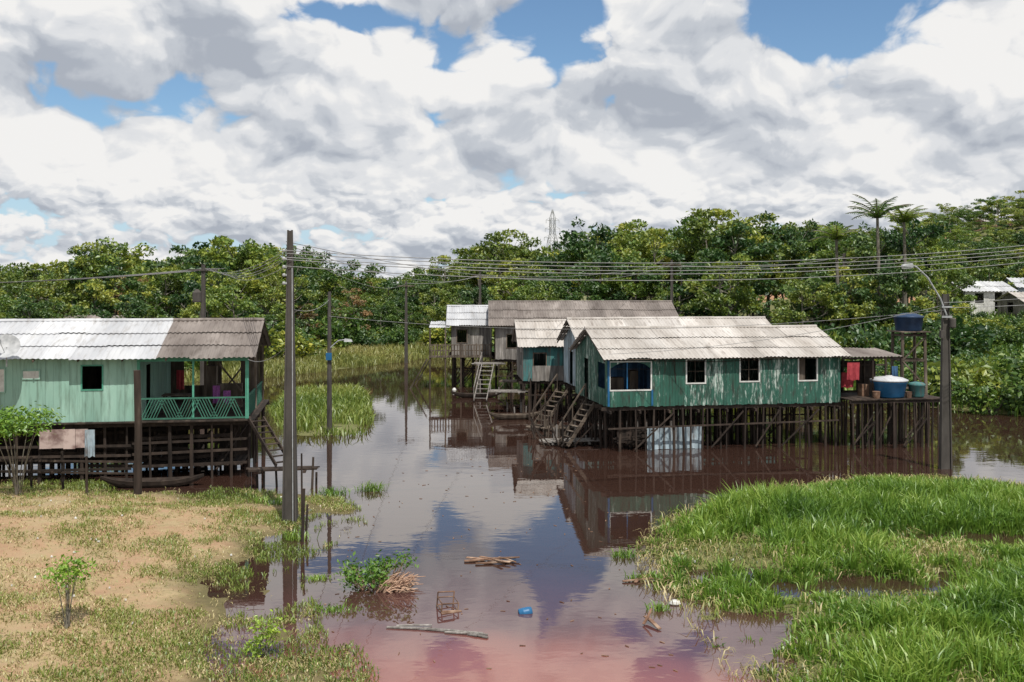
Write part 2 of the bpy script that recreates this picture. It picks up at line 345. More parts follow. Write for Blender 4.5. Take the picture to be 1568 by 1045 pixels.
# left bank dry
P=scatter(230000,-21,-2.2,14.5,37); z=height(P); l=sdist(P,LB); d=fbm(P,.5,8)+fbm(P,2,9)*.5
k=(z>-.03)&(RNG.uniform(size=len(P))<np.clip(.42+d*2.6-.12*np.clip((P[:,1]-24)/6,0,1),.05,1)); P2=P[k]
blades('dry_cut_grass',np.column_stack([P2,np.maximum(z[k],0)-.005]),RNG.uniform(.04,.12,k.sum()),RNG.uniform(.012,.028,k.sum()),RNG.uniform(.6,1.6,k.sum()),strawm)
k=(z>-.1)&(RNG.uniform(size=len(P))<np.clip(.05+(d-.05)*2.4+.40*np.exp(-((l)/1.4)**2)*(d>-.03)+.3*(l<-.3)*(d>-.05),0,.6)); P2=P[k]
blades('bank_green_grass',np.column_stack([P2,np.maximum(z[k],-.01)]),RNG.uniform(.05,.18,k.sum()),RNG.uniform(.012,.028,k.sum()),RNG.uniform(.3,1.0,k.sum()),grassm2)
C=[(-7.7,33.2,.5,.3),(-6.2,34.6,.3,.35),(-5.0,35.2,.25,.4),(-6.2,28.4,.22,.4),(-4.8,24.6,.22,.15),(-4.0,22.2,.35,.15),(3.1,24.5,.15,.25),(3.3,22.2,.15,.25),(3.0,26.6,.2,.3)]
L=[];H=[]
for cx,cy,rr_,hh in C:
    n=int(600*rr_); a=RNG.normal(size=(n,2))*rr_*np.array([.9,.5])+np.array([cx,cy]); L.append(a); H.append(RNG.uniform(.3,1.2,n)*hh)
L=np.concatenate(L); H=np.concatenate(H)
blades('water_grass_tufts',np.column_stack([L,np.full(len(L),-.03)]),H,RNG.uniform(.015,.03,len(L)),RNG.uniform(.3,1,len(L)),grassm)
P=scatter(110000,-30,0,46,118); f=np.maximum(sdist(P,FAR),sdist(P,PATCH)); k=(f>-.6)&(f<40)&(fbm(P,.15,4)>-.25); P=P[k]; z=height(P)
near=(P[:,1]<72)
for nm,kk,mt in (('marsh_grass',near,grassm2),('dry_marsh_grass',~near,grassm3)):
    q=P[kk]; n=len(q); blades(nm,np.column_stack([q,z[kk]]),RNG.uniform(.3,.95,n)*(.8 if nm=='marsh_grass' else 1.1),RNG.uniform(.03,.08,n),RNG.uniform(.2,.9,n),mt)
P=scatter(60000,20,75,44,110); f=sdist(P,FAR); k=f>-.3; P=P[k]; z=height(P)
blades('hillside_grass',np.column_stack([P,z]),RNG.uniform(.3,.9,len(P)),RNG.uniform(.04,.1,len(P)),RNG.uniform(.2,.9,len(P)),grassm)

# ------------------------------------------------------------------ trees
def tree_mesh(name,seed,leafm,H=10,spread=4.0,base=.35,nl=7,leafs=.39,dens=98,flat=.5):
    rg=np.random.default_rng(seed); rd=random.Random(seed); mb=MB()
    lean=(rd.uniform(-.6,.6),rd.uniform(-.6,.6)); top=H*.72
    tp=[(lean[0]*t**1.5+rd.uniform(-.1,.1)*t,lean[1]*t**1.5+rd.uniform(-.1,.1)*t,top*t-.3) for t in (0,.2,.4,.6,.8,1)]
    mb.tube(tp,[.17,.14,.12,.1,.08,.05],6)
    cl=[]
    for i in range(nl):
        t=base+ (1-base)*(i+rd.random()*.6)/nl; k=t*5; a=int(min(k,4)); fr=k-a
        s=Vector(tp[a]).lerp(Vector(tp[a+1]),fr); ang=i*2.4+rd.uniform(-.5,.5)
        ln=spread*rd.uniform(.55,1.0)*(1.1-.45*t)
        e=s+Vector((math.cos(ang)*ln,math.sin(ang)*ln,ln*rd.uniform(.35,.75)))
        mid=s.lerp(e,.5)+Vector((0,0,-.08*ln))
        mb.tube([s,mid,e],[.06,.045,.02],5,cap=False)
        for j in range(4):
            q=mid.lerp(e,rd.uniform(.0,1)); a2=ang+rd.uniform(-1.4,1.4); l2=ln*rd.uniform(.25,.5)
            e2=q+Vector((math.cos(a2)*l2,math.sin(a2)*l2,l2*rd.uniform(.2,.9)))
            mb.tube([q,e2],[.025,.012],4,cap=False); cl.append((e2,rd.uniform(.45,.95)))
        cl.append((e,rd.uniform(.6,1.05)))
    tpv=Vector(tp[-1])
    for j in range(6):
        a=rd.uniform(0,6.28); l=rd.uniform(.3,spread*.45); e=tpv+Vector((math.cos(a)*l,math.sin(a)*l,rd.uniform(.5,H*.25)))
        mb.tube([tpv,e],[.035,.012],4,cap=False); cl.append((e,rd.uniform(.55,.9)))
    for c,r in cl:
        n=int(dens*r*r); d=rg.normal(size=(n,3)); d/=np.linalg.norm(d,axis=1)[:,None]; rr=rg.uniform(.35,1.12,n)**.6
        pts=d*rr[:,None]*np.array([r,r,r*flat])+np.array(c); mb.leaves(pts,leafs,.35,1,rg,.55)
    return mb.mesh(name,[barkm,leafm])
protos=[tree_mesh('tree_a',1,leaf[0],spread=4.2),tree_mesh('tree_b',2,leaf[1],spread=4.8,nl=8),tree_mesh('tree_c',3,leaf[2],spread=3.6,base=.25,nl=9,flat=.7),
        tree_mesh('tree_d',4,leaf[1],spread=3.8,base=.5,nl=6,dens=85),tree_mesh('tree_e',5,leaf[0],spread=4.5,base=.2,nl=10,dens=110,flat=.65),
        tree_mesh('tree_f',6,leaf[2],spread=3.2,base=.4,nl=7),tree_mesh('tree_g',7,leaf[1],spread=4.4,base=.55,nl=6,dens=75,flat=.35)]
dryp=tree_mesh('tree_dry',8,leaf[3],spread=3.5,base=.35,nl=6,dens=50)
def bush_mesh(name,seed,lm,n=1100,size=.3):
    rg=np.random.default_rng(seed); rd=random.Random(seed); mb=MB()
    for i in range(9):
        a=rd.uniform(0,6.28); l=rd.uniform(.5,1.6); e=(math.cos(a)*l,math.sin(a)*l,rd.uniform(.8,2.0))
        mb.tube([(0,0,-.1),(e[0]*.4,e[1]*.4,e[2]*.6),e],[.04,.03,.01],4,cap=False)
        r=rd.uniform(.6,1.1); k=n//9; d=rg.normal(size=(k,3)); d/=np.linalg.norm(d,axis=1)[:,None]
        pts=d*(rg.uniform(.3,1,k)**.5)[:,None]*np.array([r,r,r*.8])+np.array(e)*np.array([1,1,.8]); pts[:,2]=np.maximum(pts[:,2],.02)
        mb.leaves(pts,size,.3,1,rg)
    return mb.mesh(name,[barkm,lm])
bushes=[bush_mesh('bush_a',11,leaf[0]),bush_mesh('bush_b',12,leaf[1]),bush_mesh('bush_c',13,leaf[2])]
def inst(name,me,loc,s,parent,rz=None,sz=None):
    o=bpy.data.objects.new(name,me); scene.collection.objects.link(o); o.parent=parent; o.location=loc
    o.scale=(s,s,sz or s); o.rotation_euler=(0,0,R(0,6.28) if rz is None else rz); return o
forest=empty('tree_line'); shrubs=empty('shoreline_shrubs')
TA=np.array([-600,-200,0,60,100,160,220,260,300,350,430,470,520,600,650,720,760,810,840,870,910,980,1050,1110,1180,1210,1240,1300,1340,1400,1440,1470,1568,1800,2200])
TV=np.array([388,388,394,394,408,364,374,390,372,366,366,392,406,411,398,394,362,366,394,356,340,342,340,320,334,360,324,330,332,322,342,358,356,370,370])
SA=np.array([-600,0,380,450,560,660,760,900,1030,1200,1300,1400,1445,1470,1568,2200]); SV=np.array([95,84,88,101,110,116,108,98,90,85,80,77,80,112,114,100])
def h1(x,y): return float(height([(x,y)])[0])
for i in range(390):
    px=R(-420,2000); row=i%5
    y=np.interp(px,SA,SV)+row*9+R(-3,4); x=(px-784)/1524*y
    tz=CAMH+(440-np.interp(px,TA,TV))*y/1524
    g=h1(x,y); Ht=(tz-g)*(R(.55,.88) if row<2 else R(.74,1.1))
    if row==0: Ht*=.85
    Ht=max(Ht,4.5)
    me=random.choice(protos)
    if 460<px<570 and row<3 and random.random()<.45: me=dryp
    if 90<px<190 and row<2 and random.random()<.3: me=dryp
    s=Ht/9.6
    inst('tree',me,(x,y,g-.1),max(s*R(.8,1.1),.6),forest,None,s)
for i in range(210):
    px=R(-400,2000); y=R(145,330) if i%2 else R(135,200); x=(px-784)/1524*y; g=h1(x,y)
    tz=CAMH+(440-np.interp(px,TA,TV)-8)*y/1524*R(.7,1); s=max(tz-g,5.5)/9.6
    if px>1400: s=min(s,.75)
    inst('tree',random.choice(protos),(x,y,g-.2),s*1.3,forest,None,s)
for i in range(95):   # hillside on the right
    px=R(1380,1680); y=R(122,198); x=(px-784)/1524*y; g=h1(x,y)
    tz=CAMH+(440-R(352,385))*y/1524; s=min(max(tz-g,3.2),9)/9.6
    inst('tree',random.choice(protos),(x,y,g-.2),max(s*1.4,.6),forest,None,s)
for i in range(300):
    px=R(-200,1900); y=np.interp(px,SA,SV)+R(-7,10); x=(px-784)/1524*y
    g=h1(x,y); 
    if g<.05: continue
    inst('shrub',random.choice(bushes),(x,y,g-.1),R(.7,1.9),shrubs,None,R(.7,1.9))
for i in range(200):
    x=R(23,64); y=R(52,100)
    if sdist([(x,y)],FAR)[0]<.5: continue
    s_=R(.5,1.15) if y<80 else R(.5,.9)
    inst('shrub',random.choice(bushes),(x,y,h1(x,y)-.1),s_,shrubs,None,s_)
for x,y,s_ in ((27.5,57,1.1),(25.2,63,1.1),(30,55.5,.9),(27,60,1.4),(32,58,1.5)):
    inst('shrub',random.choice(bushes),(x,y,h1(x,y)-.15),s_,shrubs)

def palm(x,y,H,Lf=1.0):
    rd=random.Random(int(x*10)); mb=MB(); g=h1(x,y)
    mb.tube([(0,0,-.3),(.2,0,H*.5),(.1,.1,H)],[.2,.15,.12],8)
    for i in range(17):
        a=i*2.39+rd.uniform(-.3,.3); el=rd.uniform(.35,1.4); L=rd.uniform(2.0,3.4)*Lf; pts=[]
        for t in np.linspace(0,1,9):
            rr_=L*t*math.cos(el*(1-.35*t)); zz=L*t*math.sin(el)-.4*t*t*L; pts.append(Vector((.1+math.cos(a)*rr_,.1+math.sin(a)*rr_,H+zz)))
        mb.tube(pts,[.04]*8+[.01],4,0,False)
        sd=Vector((-math.sin(a),math.cos(a),0))
        for k in range(1,9):
            for s_ in (-1,1):
                for q in (0,.5):
                    p=pts[k-1].lerp(pts[k],q); fw=(pts[k]-pts[k-1]).normalized(); l=.7*math.sin(math.pi*min(1,(k+q)/9*.85+.12))*rd.uniform(.7,1.15)
                    e=p+sd*s_*l+fw*l*.6+Vector((0,0,-l*rd.uniform(.1,.6))); n=len(mb.v)
                    mb.v+=[tuple(p-fw*.07),tuple(p+fw*.07),tuple(e)]; mb.f.append((n,n+1,n+2)); mb.m.append(1)
    o=mb.obj('palm_tree',[barkm,leaf[0]]); o.location=(x,y,g)
palm(30.4,83,11.6,1.05); palm(33.4,85,10.9,.9); palm(27.3,84,10.0,.8)

def sapling(name,x,y,H,W,nst,nleaf,ls,mat=None,canopy=.35,tr=.012):
    mb=MB(); g=h1(x,y); rg=np.random.default_rng(int(abs(x*100))); rd=random.Random(int(abs(x*77)))
    for i in range(nst):
        a=rd.uniform(0,6.28); l=rd.uniform(.1,1)*W*.5; e=(math.cos(a)*l,math.sin(a)*l,H*rd.uniform(1-canopy,1))
        mb.tube([(rd.uniform(-.06,.06),rd.uniform(-.06,.06),-.1),(e[0]*.5,e[1]*.5,e[2]*.55),e],[tr,tr*.8,.004],5,cap=False)
        k=nleaf//nst; d=rg.normal(size=(k,3))*np.array([W*.16,W*.16,H*canopy*.22]); mb.leaves(d+np.array(e),ls,.5,1,rg,.5)
    o=mb.obj(name,[barkm,mat or sapleaf]); o.location=(x,y,g); return o
sapling('sapling',-8.9,19.9,1.35,1.05,8,520,.10)
sapling('sapling',-16.55,33.3,2.75,2.0,11,1500,.16,None,.22,.02)
sapling('young_bush',-4.85,19.5,.62,.6,9,500,.085,sapleaf,.8)

# half sunken shrub
mb=MB(); rg=np.random.default_rng(3)
for i in range(150):
    a=R(-.5,1.3); l=R(.3,.8); s=Vector((R(-.1,.55),R(-.3,.3),-.05)); e=s+Vector((math.cos(a)*l*.75,R(-.4,.3)*l,R(.1,.75)*l))
    m_=s.lerp(e,.5)+Vector((0,0,R(.0,.15))); mb.tube([s,m_,e],[.02,.015,.007],5,0,False)
for i in range(46):
    c=np.array([R(-.8,.1),R(-.35,.45),R(.05,.6)]); 
    if i>38: c=np.array([R(-.1,.7),R(-.1,.4),R(.5,.8)])
    mb.tube([(c[0]*.5,c[1]*.5,-.05),tuple(c)],[.012,.005],4,0,False)
    mb.leaves(c+rg.normal(size=(24,3))*np.array([.11,.11,.08]),.11,.4,1,rg,.5)
o=mb.obj('half_sunken_shrub',[M('dry_pink_twigs',[(.3,(.3,.17,.12)),(.7,(.6,.42,.3))],4,(1,1,1),.9,.25),sapleaf]); o.location=(-3.15,23.8,0)

# ------------------------------------------------------------------ building helpers
def wall(mb,p0,p1,z0,ztop,openings,bw=.14,th=.03,rough=.006):
    p0=Vector((*p0,0)); p1=Vector((*p1,0)); L=(p1-p0).length; d=(p1-p0)/L; n=Vector((d.y,-d.x,0))
    zt=ztop if callable(ztop) else (lambda s:ztop)
    br=set(round(i*bw,4) for i in range(int(L/bw)+1)); br.add(round(L,4))
    for a,b_,_,_ in openings: br.add(round(a,4)); br.add(round(b_,4))
    br=sorted(x for x in br if x<=L+1e-6)
    for a,b_ in zip(br[:-1],br[1:]):
        if b_-a<.015: continue
        m_=(a+b_)/2
        cuts=sorted((o[2],o[3]) for o in openings if o[0]<m_<o[1]); lo=z0+R(-.05,.0); parts=[]
        for c0,c1 in cuts: parts.append((lo,c0,False)); lo=c1
        parts.append((lo,None,True)); of=R(-rough,rough); g=.003
        for l_,h_,top in parts:
            ha=zt(a) if top else h_; hb=zt(b_) if top else h_
            if ha-l_<.02 and hb-l_<.02: continue
            A=p0+d*(a+g)+n*of; B=p0+d*(b_-g)+n*of; q=n*th
            z=lambda v,t:(v.x,v.y,t)
            mb.hexa([z(A+q,l_),z(B+q,l_),z(B,l_),z(A,l_),z(A+q,ha),z(B+q,hb),z(B,hb),z(A,ha)])
def frame(mb,p0,p1,op,w=.06,proud=.05):
    p0=Vector((*p0,0)); p1=Vector((*p1,0)); d=(p1-p0).normalized(); n=Vector((d.y,-d.x,0)); a,b_,z0,z1=op
    def bx(s0,s1,za,zb):
        A=p0+d*s0+n*proud; B=p0+d*s1+n*proud; C=p0+d*s1-n*.02; D=p0+d*s0-n*.02
        mb.hexa([(A.x,A.y,za),(B.x,B.y,za),(C.x,C.y,za),(D.x,D.y,za),(A.x,A.y,zb),(B.x,B.y,zb),(C.x,C.y,zb),(D.x,D.y,zb)])
    bx(a-w,b_+w,z1,z1+w); bx(a-w,b_+w,z0-w,z0); bx(a-w,a,z0,z1); bx(b_,b_+w,z0,z1)
def slope(mb,u0,u1,v0,z0,v1,z1,rows=3,sheet=1.05,pitch=.18,amp=.02,mi=0,sag=.03):
    nsh=max(1,round((u1-u0)/sheet)); sw=(u1-u0)/nsh
    L=math.hypot(v1-v0,z1-z0); nv=-(z1-z0)/L*(1 if v1>v0 else -1); nz=abs(v1-v0)/L
    for r_ in range(rows):
        t0=r_/rows-(.03 if r_ else 0); t1=(r_+1)/rows
        for s_ in range(nsh):
            a=u0+s_*sw; b_=a+sw+(.03 if s_<nsh-1 else 0); n=max(4,int((b_-a)/pitch*6)); base=len(mb.v)
            jz=R(-.008,.008); jt=R(-.012,.012) if r_ else R(-.02,.02)
            for t,ex in ((t0+jt,.03*(r_>0)+.012),(t1,0)):
                for i in range(n+1):
                    u=a+(b_-a)*i/n; w_=amp*math.sin(2*math.pi*u/pitch)+jz+ex+.004*(s_%2)
                    sg=-sag*math.sin(math.pi*(u-u0)/(u1-u0)*3)*t*0.6
                    mb.v.append((u,v0+(v1-v0)*t+nv*w_,z0+(z1-z0)*t+nz*w_+sg))
            for i in range(n): mb.f.append((base+i,base+i+1,base+n+2+i,base+n+1+i)); mb.m.append(mi)
def gable_top(W,ze,zr,ov=0):
    return lambda s: ze+(zr-ze)*(1-abs(s-W/2)/(W/2))-.06
def stilts(mb,us,vs,z0f,zt,r=.06,lean=.12,skip=.1):
    for v in vs:
        for u in us:
            if random.random()<skip: continue
            uu=u+R(-.12,.12); vv=v+R(-.08,.08); rr_=r*R(.6,1.25)
            mb.tube([(uu+R(-lean,lean),vv+R(-lean,lean),z0f),(uu,vv,zt+R(-.03,.03))],[rr_*1.15,rr_*.85],6)
def house(name,O,rot,L,W,zf,ze,zr,wallm,roofm,front_op=(),left_op=(),ov=.35,frames=white,stilt_du=.9,stilt_r=.06,rows=3,bw=.14,leftm=None,rows_v=4,ovl=None):
    e=empty(name,(O[0],O[1],0),rot); ovl=ov if ovl is None else ovl
    mb=MB(); wall(mb,(0,0),(L,0),zf,ze,front_op,bw)
    wall(mb,(L,0),(L,W),zf,gable_top(W,ze,zr),[],bw); wall(mb,(L,W),(0,W),zf,ze,[(L*.3,L*.3+.8,zf+.9,zf+1.8)],bw); mb.obj('walls',wallm,e)
    mb=MB(); wall(mb,(0,W),(0,0),zf,gable_top(W,ze,zr),[(W-b_,W-a,c,d) for a,b_,c,d in left_op],bw); mb.obj('gable_wall',leftm or wallm,e)
    mb=MB()
    for o_ in front_op: frame(mb,(0,0),(L,0),o_)
    if mb.v: mb.obj('window_frames',frames,e)
    mb=MB(); n=int(L/.18)
    for i in range(n): mb.box(i*L/n+.004,(i+1)*L/n-.004,.0,W,zf-.05+R(-.004,.004),zf-.01)
    for v in np.linspace(.1,W-.1,rows_v): mb.beam((-.25,v,zf-.13),(L+.25,v,zf-.13),.08,.14)
    for u in np.linspace(.1,L-.1,int(L/1.2)): mb.beam((u,-.2,zf-.26),(u,W+.2,zf-.26),.08,.12)
    mb.obj('floor',wood_dark,e)
    mb=MB(); sl=(zr-ze)/(W/2); zo=ze-sl*ov; a,b_=-ovl,L+ov
    slope(mb,a,b_,-ov,zo+.05,W/2,zr+.05,rows); slope(mb,a,b_,W+ov,zo+.05,W/2,zr+.05,rows)
    u=a
    while u<b_-.1:
        u2=min(u+1.05,b_); mb.tube([(u,W/2,zr+.05+R(-.01,.01)),(u2,W/2,zr+.055+R(-.01,.01))],.085,8); u=u2
    mb.obj('roof',roofm,e)
    mb=MB()
    for u in np.linspace(-ovl+.08,L+ov-.08,max(3,int(L/1.6))):
        mb.beam((u,-ov+.05,zo-.03),(u,W/2,zr-.05),.05,.08); mb.beam((u,W+ov-.05,zo-.03),(u,W/2,zr-.05),.05,.08)
    mb.beam((-ovl+.03,-ov+.12,zo+.03),(L+ov-.03,-ov+.12,zo+.03),.05,.06)
    mb.obj('rafters',wood,e)
    mb=MB(); stilts(mb,np.arange(.1,L,stilt_du),np.linspace(0,W,rows_v),-.9,zf-.15,stilt_r)
    for v in (0,W*.5):
        mb.beam((0,v-.08,zf*.5+R(-.2,.2)),(L,v-.08,zf*.5+R(-.2,.2)),.05,.07)
        for k in range(4):
            u=R(0,L-2); mb.beam((u,v-.12,.1),(u+R(1,2),v-.12,zf-.3),.05,.06)
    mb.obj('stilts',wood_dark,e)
    return e

# ---- main green stilt house
A=house('green_stilt_house',(4.17,43.5),9.5,10.9,6,2.0,4.18,5.25,green_dark,roof_tan,
  front_op=[(.12,1.95,2.72,3.92),(3.62,4.45,2.98,3.98),(6.12,6.98,3.02,4.03),(8.9,9.75,3.02,4.0)],
  left_op=[(.35,1.6,2.72,3.85),(3.4,4.2,2.0,3.85)],ov=.4,stilt_du=.42,stilt_r=.05,rows=3,rows_v=6,ovl=.3)
mb=MB()
u0,u1=.12,1.95
c=lambda u:3.92-.28*(abs((u-(u0+u1)/2)/((u1-u0)/2))**3)
for i in range(12):
    a=u0+(u1-u0)*i/12; b_=u0+(u1-u0)*(i+1)/12
    mb.hexa([(a,-.05,c(a)),(b_,-.05,c(b_)),(b_,.0,c(b_)),(a,.0,c(a)),(a,-.05,3.921),(b_,-.05,3.921),(b_,0,3.921),(a,0,3.921)])
mb.obj('arch_valance',green_dark,A)
mb=MB(); 
mb.box(.9,.95,.1,.15,2.0,3.9); mb.box(.0,.09,-.06,.03,2.0,4.1); mb.box(1.98,2.06,-.055,-.032,2.0,2.7)
mb.obj('porch_posts',tank_blue,A)
mb=MB(); wall(mb,(2.4,.9),(2.4,5.9),2.0,4.1,[],.14); wall(mb,(0.1,2.4),(2.4,2.4),2.0,4.1,[],.14); mb.obj('partition',blue_cloth,A)
mb=MB(); mb.box(.5,1.2,1.6,2.1,2.0,3.1); mb.box(1.5,1.9,1.7,2.2,2.0,3.4); mb.tube([(.15,.5,3.6),(2.3,.6,3.55)],.01,4); mb.obj('porch_furniture',wood,A)
mb=MB()
for a,b_,c,d in ((3.62,4.45,2.98,3.98),(6.12,6.98,3.02,4.03)):
    mb.box(a,b_,.02,.05,(c+d)/2-.012,(c+d)/2+.012); mb.box((a+b_)/2-.012,(a+b_)/2+.012,.06,.08,c,d)
mb.box(8.9,9.2,-.02,.0,3.02,4.0); mb.obj('window_bars',wood,A)
mb=MB(); wall(mb,(1.9,.35),(4.5,.35),.02,1.0,[],.17,.02,.02); mb.obj('underfloor_boarding',bluewhite,A)
mb=MB(); wall(mb,(.6,.6),(1.9,.6),.3,.9,[],.2,.02,.02)
for i in range(10): mb.beam((R(.3,1.5),.3,R(.2,.9)),(R(1.5,4),.5,R(.2,1.0)),.06,.05)
mb.obj('underfloor_planks',wood_dark,A)
mb=MB(); mb.tube([(.5,-.05,4.0),(5,-.06,3.9),(10.7,-.05,4.05)],.012,4); mb.tube([(3.0,-.05,4.0),(3.1,-.06,3.0)],.015,4); mb.obj('wall_cable',wood_dark,A)

# ---- rear deck & tanks on the right
D=empty('water_tank_deck',(14.9,45.1,0),9.5)
mb=MB()
for i in range(24): mb.box(.05+i*.19,.05+i*.19+.18,-.9,2.2,2.16+R(-.01,.01),2.2)
for v in (-.8,.7,2.0): mb.beam((0,v,2.08),(4.7,v,2.08),.08,.12)
stilts(mb,np.arange(.1,4.7,.38),(-.8,.2,1.2,2.1),-.9,2.05,.05,.1,.08)
for i in range(7): 
    u=R(0,3.6); mb.beam((u,-.85,R(.0,.5)),(u+R(.5,1.2),-.85,R(1.2,2)),.04,.05)
mb.obj('deck',wood_dark,D)
mb=MB()
for u in (.1,1.2,2.3,3.4): mb.beam((u,2.1,2.2),(u,2.1,4.1),.08)
for z_ in (2.9,3.5,4.0): mb.beam((0,2.1,z_),(3.5,2.1,z_),.05,.07)
wall(mb,(0,2.15),(2.9,2.15),2.2,3.7,[(1.2,1.9,2.3,3.4)],.16)
mb.beam((0,-.1,3.98),(3.0,-.1,4.0),.05,.07); mb.beam((1.5,-.1,2.2),(1.5,-.1,4),.07)
mb.beam((2.9,-.1,2.2),(2.9,-.1,4),.07)
mb.obj('shed_frame',wood_dark,D)
mb=MB(); slope(mb,0,3.0,-.2,4.05,2.3,4.3,1,pitch=.18); mb.obj('shed_roof',roof_grey,D)
mb=MB(); mb.lathe((2.3,-.1,2.22),[(.62,0),(.66,.06),(.76,.62),(.8,.66),(.8,.72)],28)
mb.obj('tank_body',tank_blue,D,True)
mb=MB(); mb.lathe((2.3,-.1,2.945),[(.83,0),(.84,.06),(.6,.16),(.15,.22),(.14,.25)],28); mb.obj('tank_lid',roof_white,D,True)
mb=MB(); mb.lathe((3.55,-.3,2.22),[(.3,0),(.32,.05),(.36,.5),(.38,.52),(.38,.58),(.3,.64),(.1,.68)],20); mb.obj('small_tank',teal,D,True)
def cloth(mb,u0,u1,v,z0,z1):
    n=10; base=len(mb.v)
    for j in range(5):
        for i in range(n+1):
            mb.v.append((u0+(u1-u0)*i/n,v+.05*math.sin(i*1.3+u0*5)*(j/4),z1+(z0-z1)*j/4+(.03*math.sin(i) if j==4 else 0)))
    for j in range(4):
        for i in range(n): a=base+j*(n+1)+i; mb.f.append((a,a+1,a+n+2,a+n+1)); mb.m.append(0)
mb=MB(); cloth(mb,.25,.85,-.12,3.0,3.8); cloth(mb,.3,.9,.5,2.6,3.3); mb.obj('hanging_cloth_red',red_cloth,D)
mb=MB(); cloth(mb,.95,1.2,.6,3.2,3.7); mb.obj('hanging_cloth_pale',bluewhite,D)
mb=MB(); cloth(mb,3.2,3.5,1.2,2.9,3.5); mb.obj('hanging_cloth_blue',blue_cloth,D)
mb=MB(); mb.box(1.25,1.6,.4,.8,2.2,2.75); mb.lathe((1.45,-.5,2.2),[(.14,0),(.17,.3),(.18,.32)],12); mb.lathe((3.0,-.55,2.2),[(.12,0),(.15,.26),(.16,.28)],12); mb.box(3.9,4.3,.3,.7,2.2,2.5); mb.obj('deck_buckets',wood_red,D)

T=empty('water_tower',(19.2,48.2,0),5)
mb=MB()
for u,v in ((-.55,-.5),(.55,-.5),(.55,.5),(-.55,.5)): mb.tube([(u*1.15,v*1.15,-.8),(u,v,5.05)],[.09,.07],6)
for z_ in (2.4,3.7,4.9):
    mb.beam((-.6,-.55,z_),(.6,-.55,z_),.06,.09); mb.beam((.6,-.55,z_),(.6,.55,z_),.06,.09); mb.beam((-.6,.55,z_),(.6,.55,z_),.06,.09); mb.beam((-.6,-.55,z_),(-.6,.55,z_),.06,.09)
mb.beam((-.6,-.58,3.7),(.6,-.58,4.9),.05,.06); mb.beam((.6,-.58,2.4),(-.6,-.58,3.7),.05,.06)
for i in range(8): mb.box(-.76+i*.19,-.76+i*.19+.18,-.75,.75,5.05,5.1)
mb.obj('tower_frame',wood,T)
mb=MB(); mb.lathe((0,0,5.1),[(.58,0),(.6,.05),(.67,.62),(.7,.64),(.7,.7),(.68,.72),(.3,.85),(.1,.87)],28); mb.obj('tank',tank_dark,T,True)

# ---- houses behind
B_=house('blue_stilt_house',(3.75,51.7),9.5,10.6,4.8,1.9,4.3,5.45,teal,roof_tan,front_op=[(1,1.8,2.8,3.7)],left_op=[(2.5,3.3,1.9,3.7)],leftm=bluewhite,ov=.4,stilt_du=.7)
C_=house('teal_stilt_house',(.65,57.2),4,6,4.6,1.85,3.95,5.15,teal,roof_tan,front_op=[(.6,1.3,2.5,3.4)],left_op=[(1,1.8,2.6,3.4)],leftm=wood_grey,ov=.35,stilt_du=.7,frames=wood)
mb=MB(); wall(mb,(.5,-.06),(2.4,-.06),1.85,2.7,[],.15); mb.obj('lower_boarding',wood_grey,C_)
Dh=house('long_wooden_stilt_house',(-1.15,69.5),1.5,12.6,8,2.2,4.65,6.1,wood_grey,roof_grey,front_op=[(.8,1.5,3.0,3.9),(3,3.8,3,3.9)],left_op=[(1,2,2.2,4.0)],ov=.5,stilt_du=1.0,stilt_r=.08,leftm=wood,frames=wood)
Eh=house('small_wooden_stilt_house',(-4.4,72.5),2,2.9,4.5,2.3,4.6,5.75,wood_grey,roof_white,front_op=[(.4,1.1,3.2,4.1)],left_op=[(1,1.8,2.3,4.0)],ov=.4,stilt_du=.7,stilt_r=.07,leftm=wood,frames=wood)
mb=MB(); slope(mb,-1.6,-.1,-.8,4.3,2.6,4.65,2); mb.obj('lean_to_roof',roof_white,Eh)
mb=MB()
for i in range(24): mb.box(-1.6+i*.19,-1.6+i*.19+.18,-1.6,-.05,2.2,2.25)
for u in (-1.5,-.4,.7,1.8,2.8):
    mb.tube([(u,-1.5,-.9),(u,-1.5,4.35 if u<0 else 3.2)],.06,6)
for z_ in (2.7,3.1): mb.beam((-1.5,-1.5,z_),(2.9,-1.5,z_),.05,.07)
for u in np.arange(-1.4,2.9,.2): mb.box(u,u+.08,-1.53,-1.5,2.25,3.1)
mb.beam((-1.7,-1.4,2.1),(-3.0,-1.8,-.2),.08,.08); mb.beam((-1.5,1.2,2.1),(-2.8,1.2,-.2),.08,.08)
mb.obj('porch',wood,Eh)

# ---- jetties and stairs left of the green house
def stairs(name,a,b_,w,n,mat,rail=False):
    mb=MB(); a=Vector(a); b_=Vector(b_); d=(b_-a); h=Vector((d.x,d.y,0)).normalized(); s=Vector((-h.y,h.x,0))*w/2
    mb.beam(a+s,b_+s,.05,.14); mb.beam(a-s,b_-s,.05,.14)
    for i in range(n):
        p=a.lerp(b_,(i+.5)/n); mb.beam(p-s*1.1,p+s*1.1,.2,.03)
    if rail:
        for q in (a,b_,a.lerp(b_,.5)): mb.beam(q-s,q-s+Vector((0,0,.8)),.05)
        mb.beam(a-s+Vector((0,0,.8)),b_-s+Vector((0,0,.8)),.05,.06)
    return mb.obj(name,mat)
stairs('wooden_stairs',(3.55,45.2,2.0),(2.3,44.6,.15),.8,8,wood,True)
stairs('wooden_stairs',(2.6,51.5,1.9),(1.3,50.5,.1),.8,8,wood,True)
stairs('wooden_stairs',(-1.6,66,2.1),(-2.0,62.5,.1),.8,8,wood_grey,True)
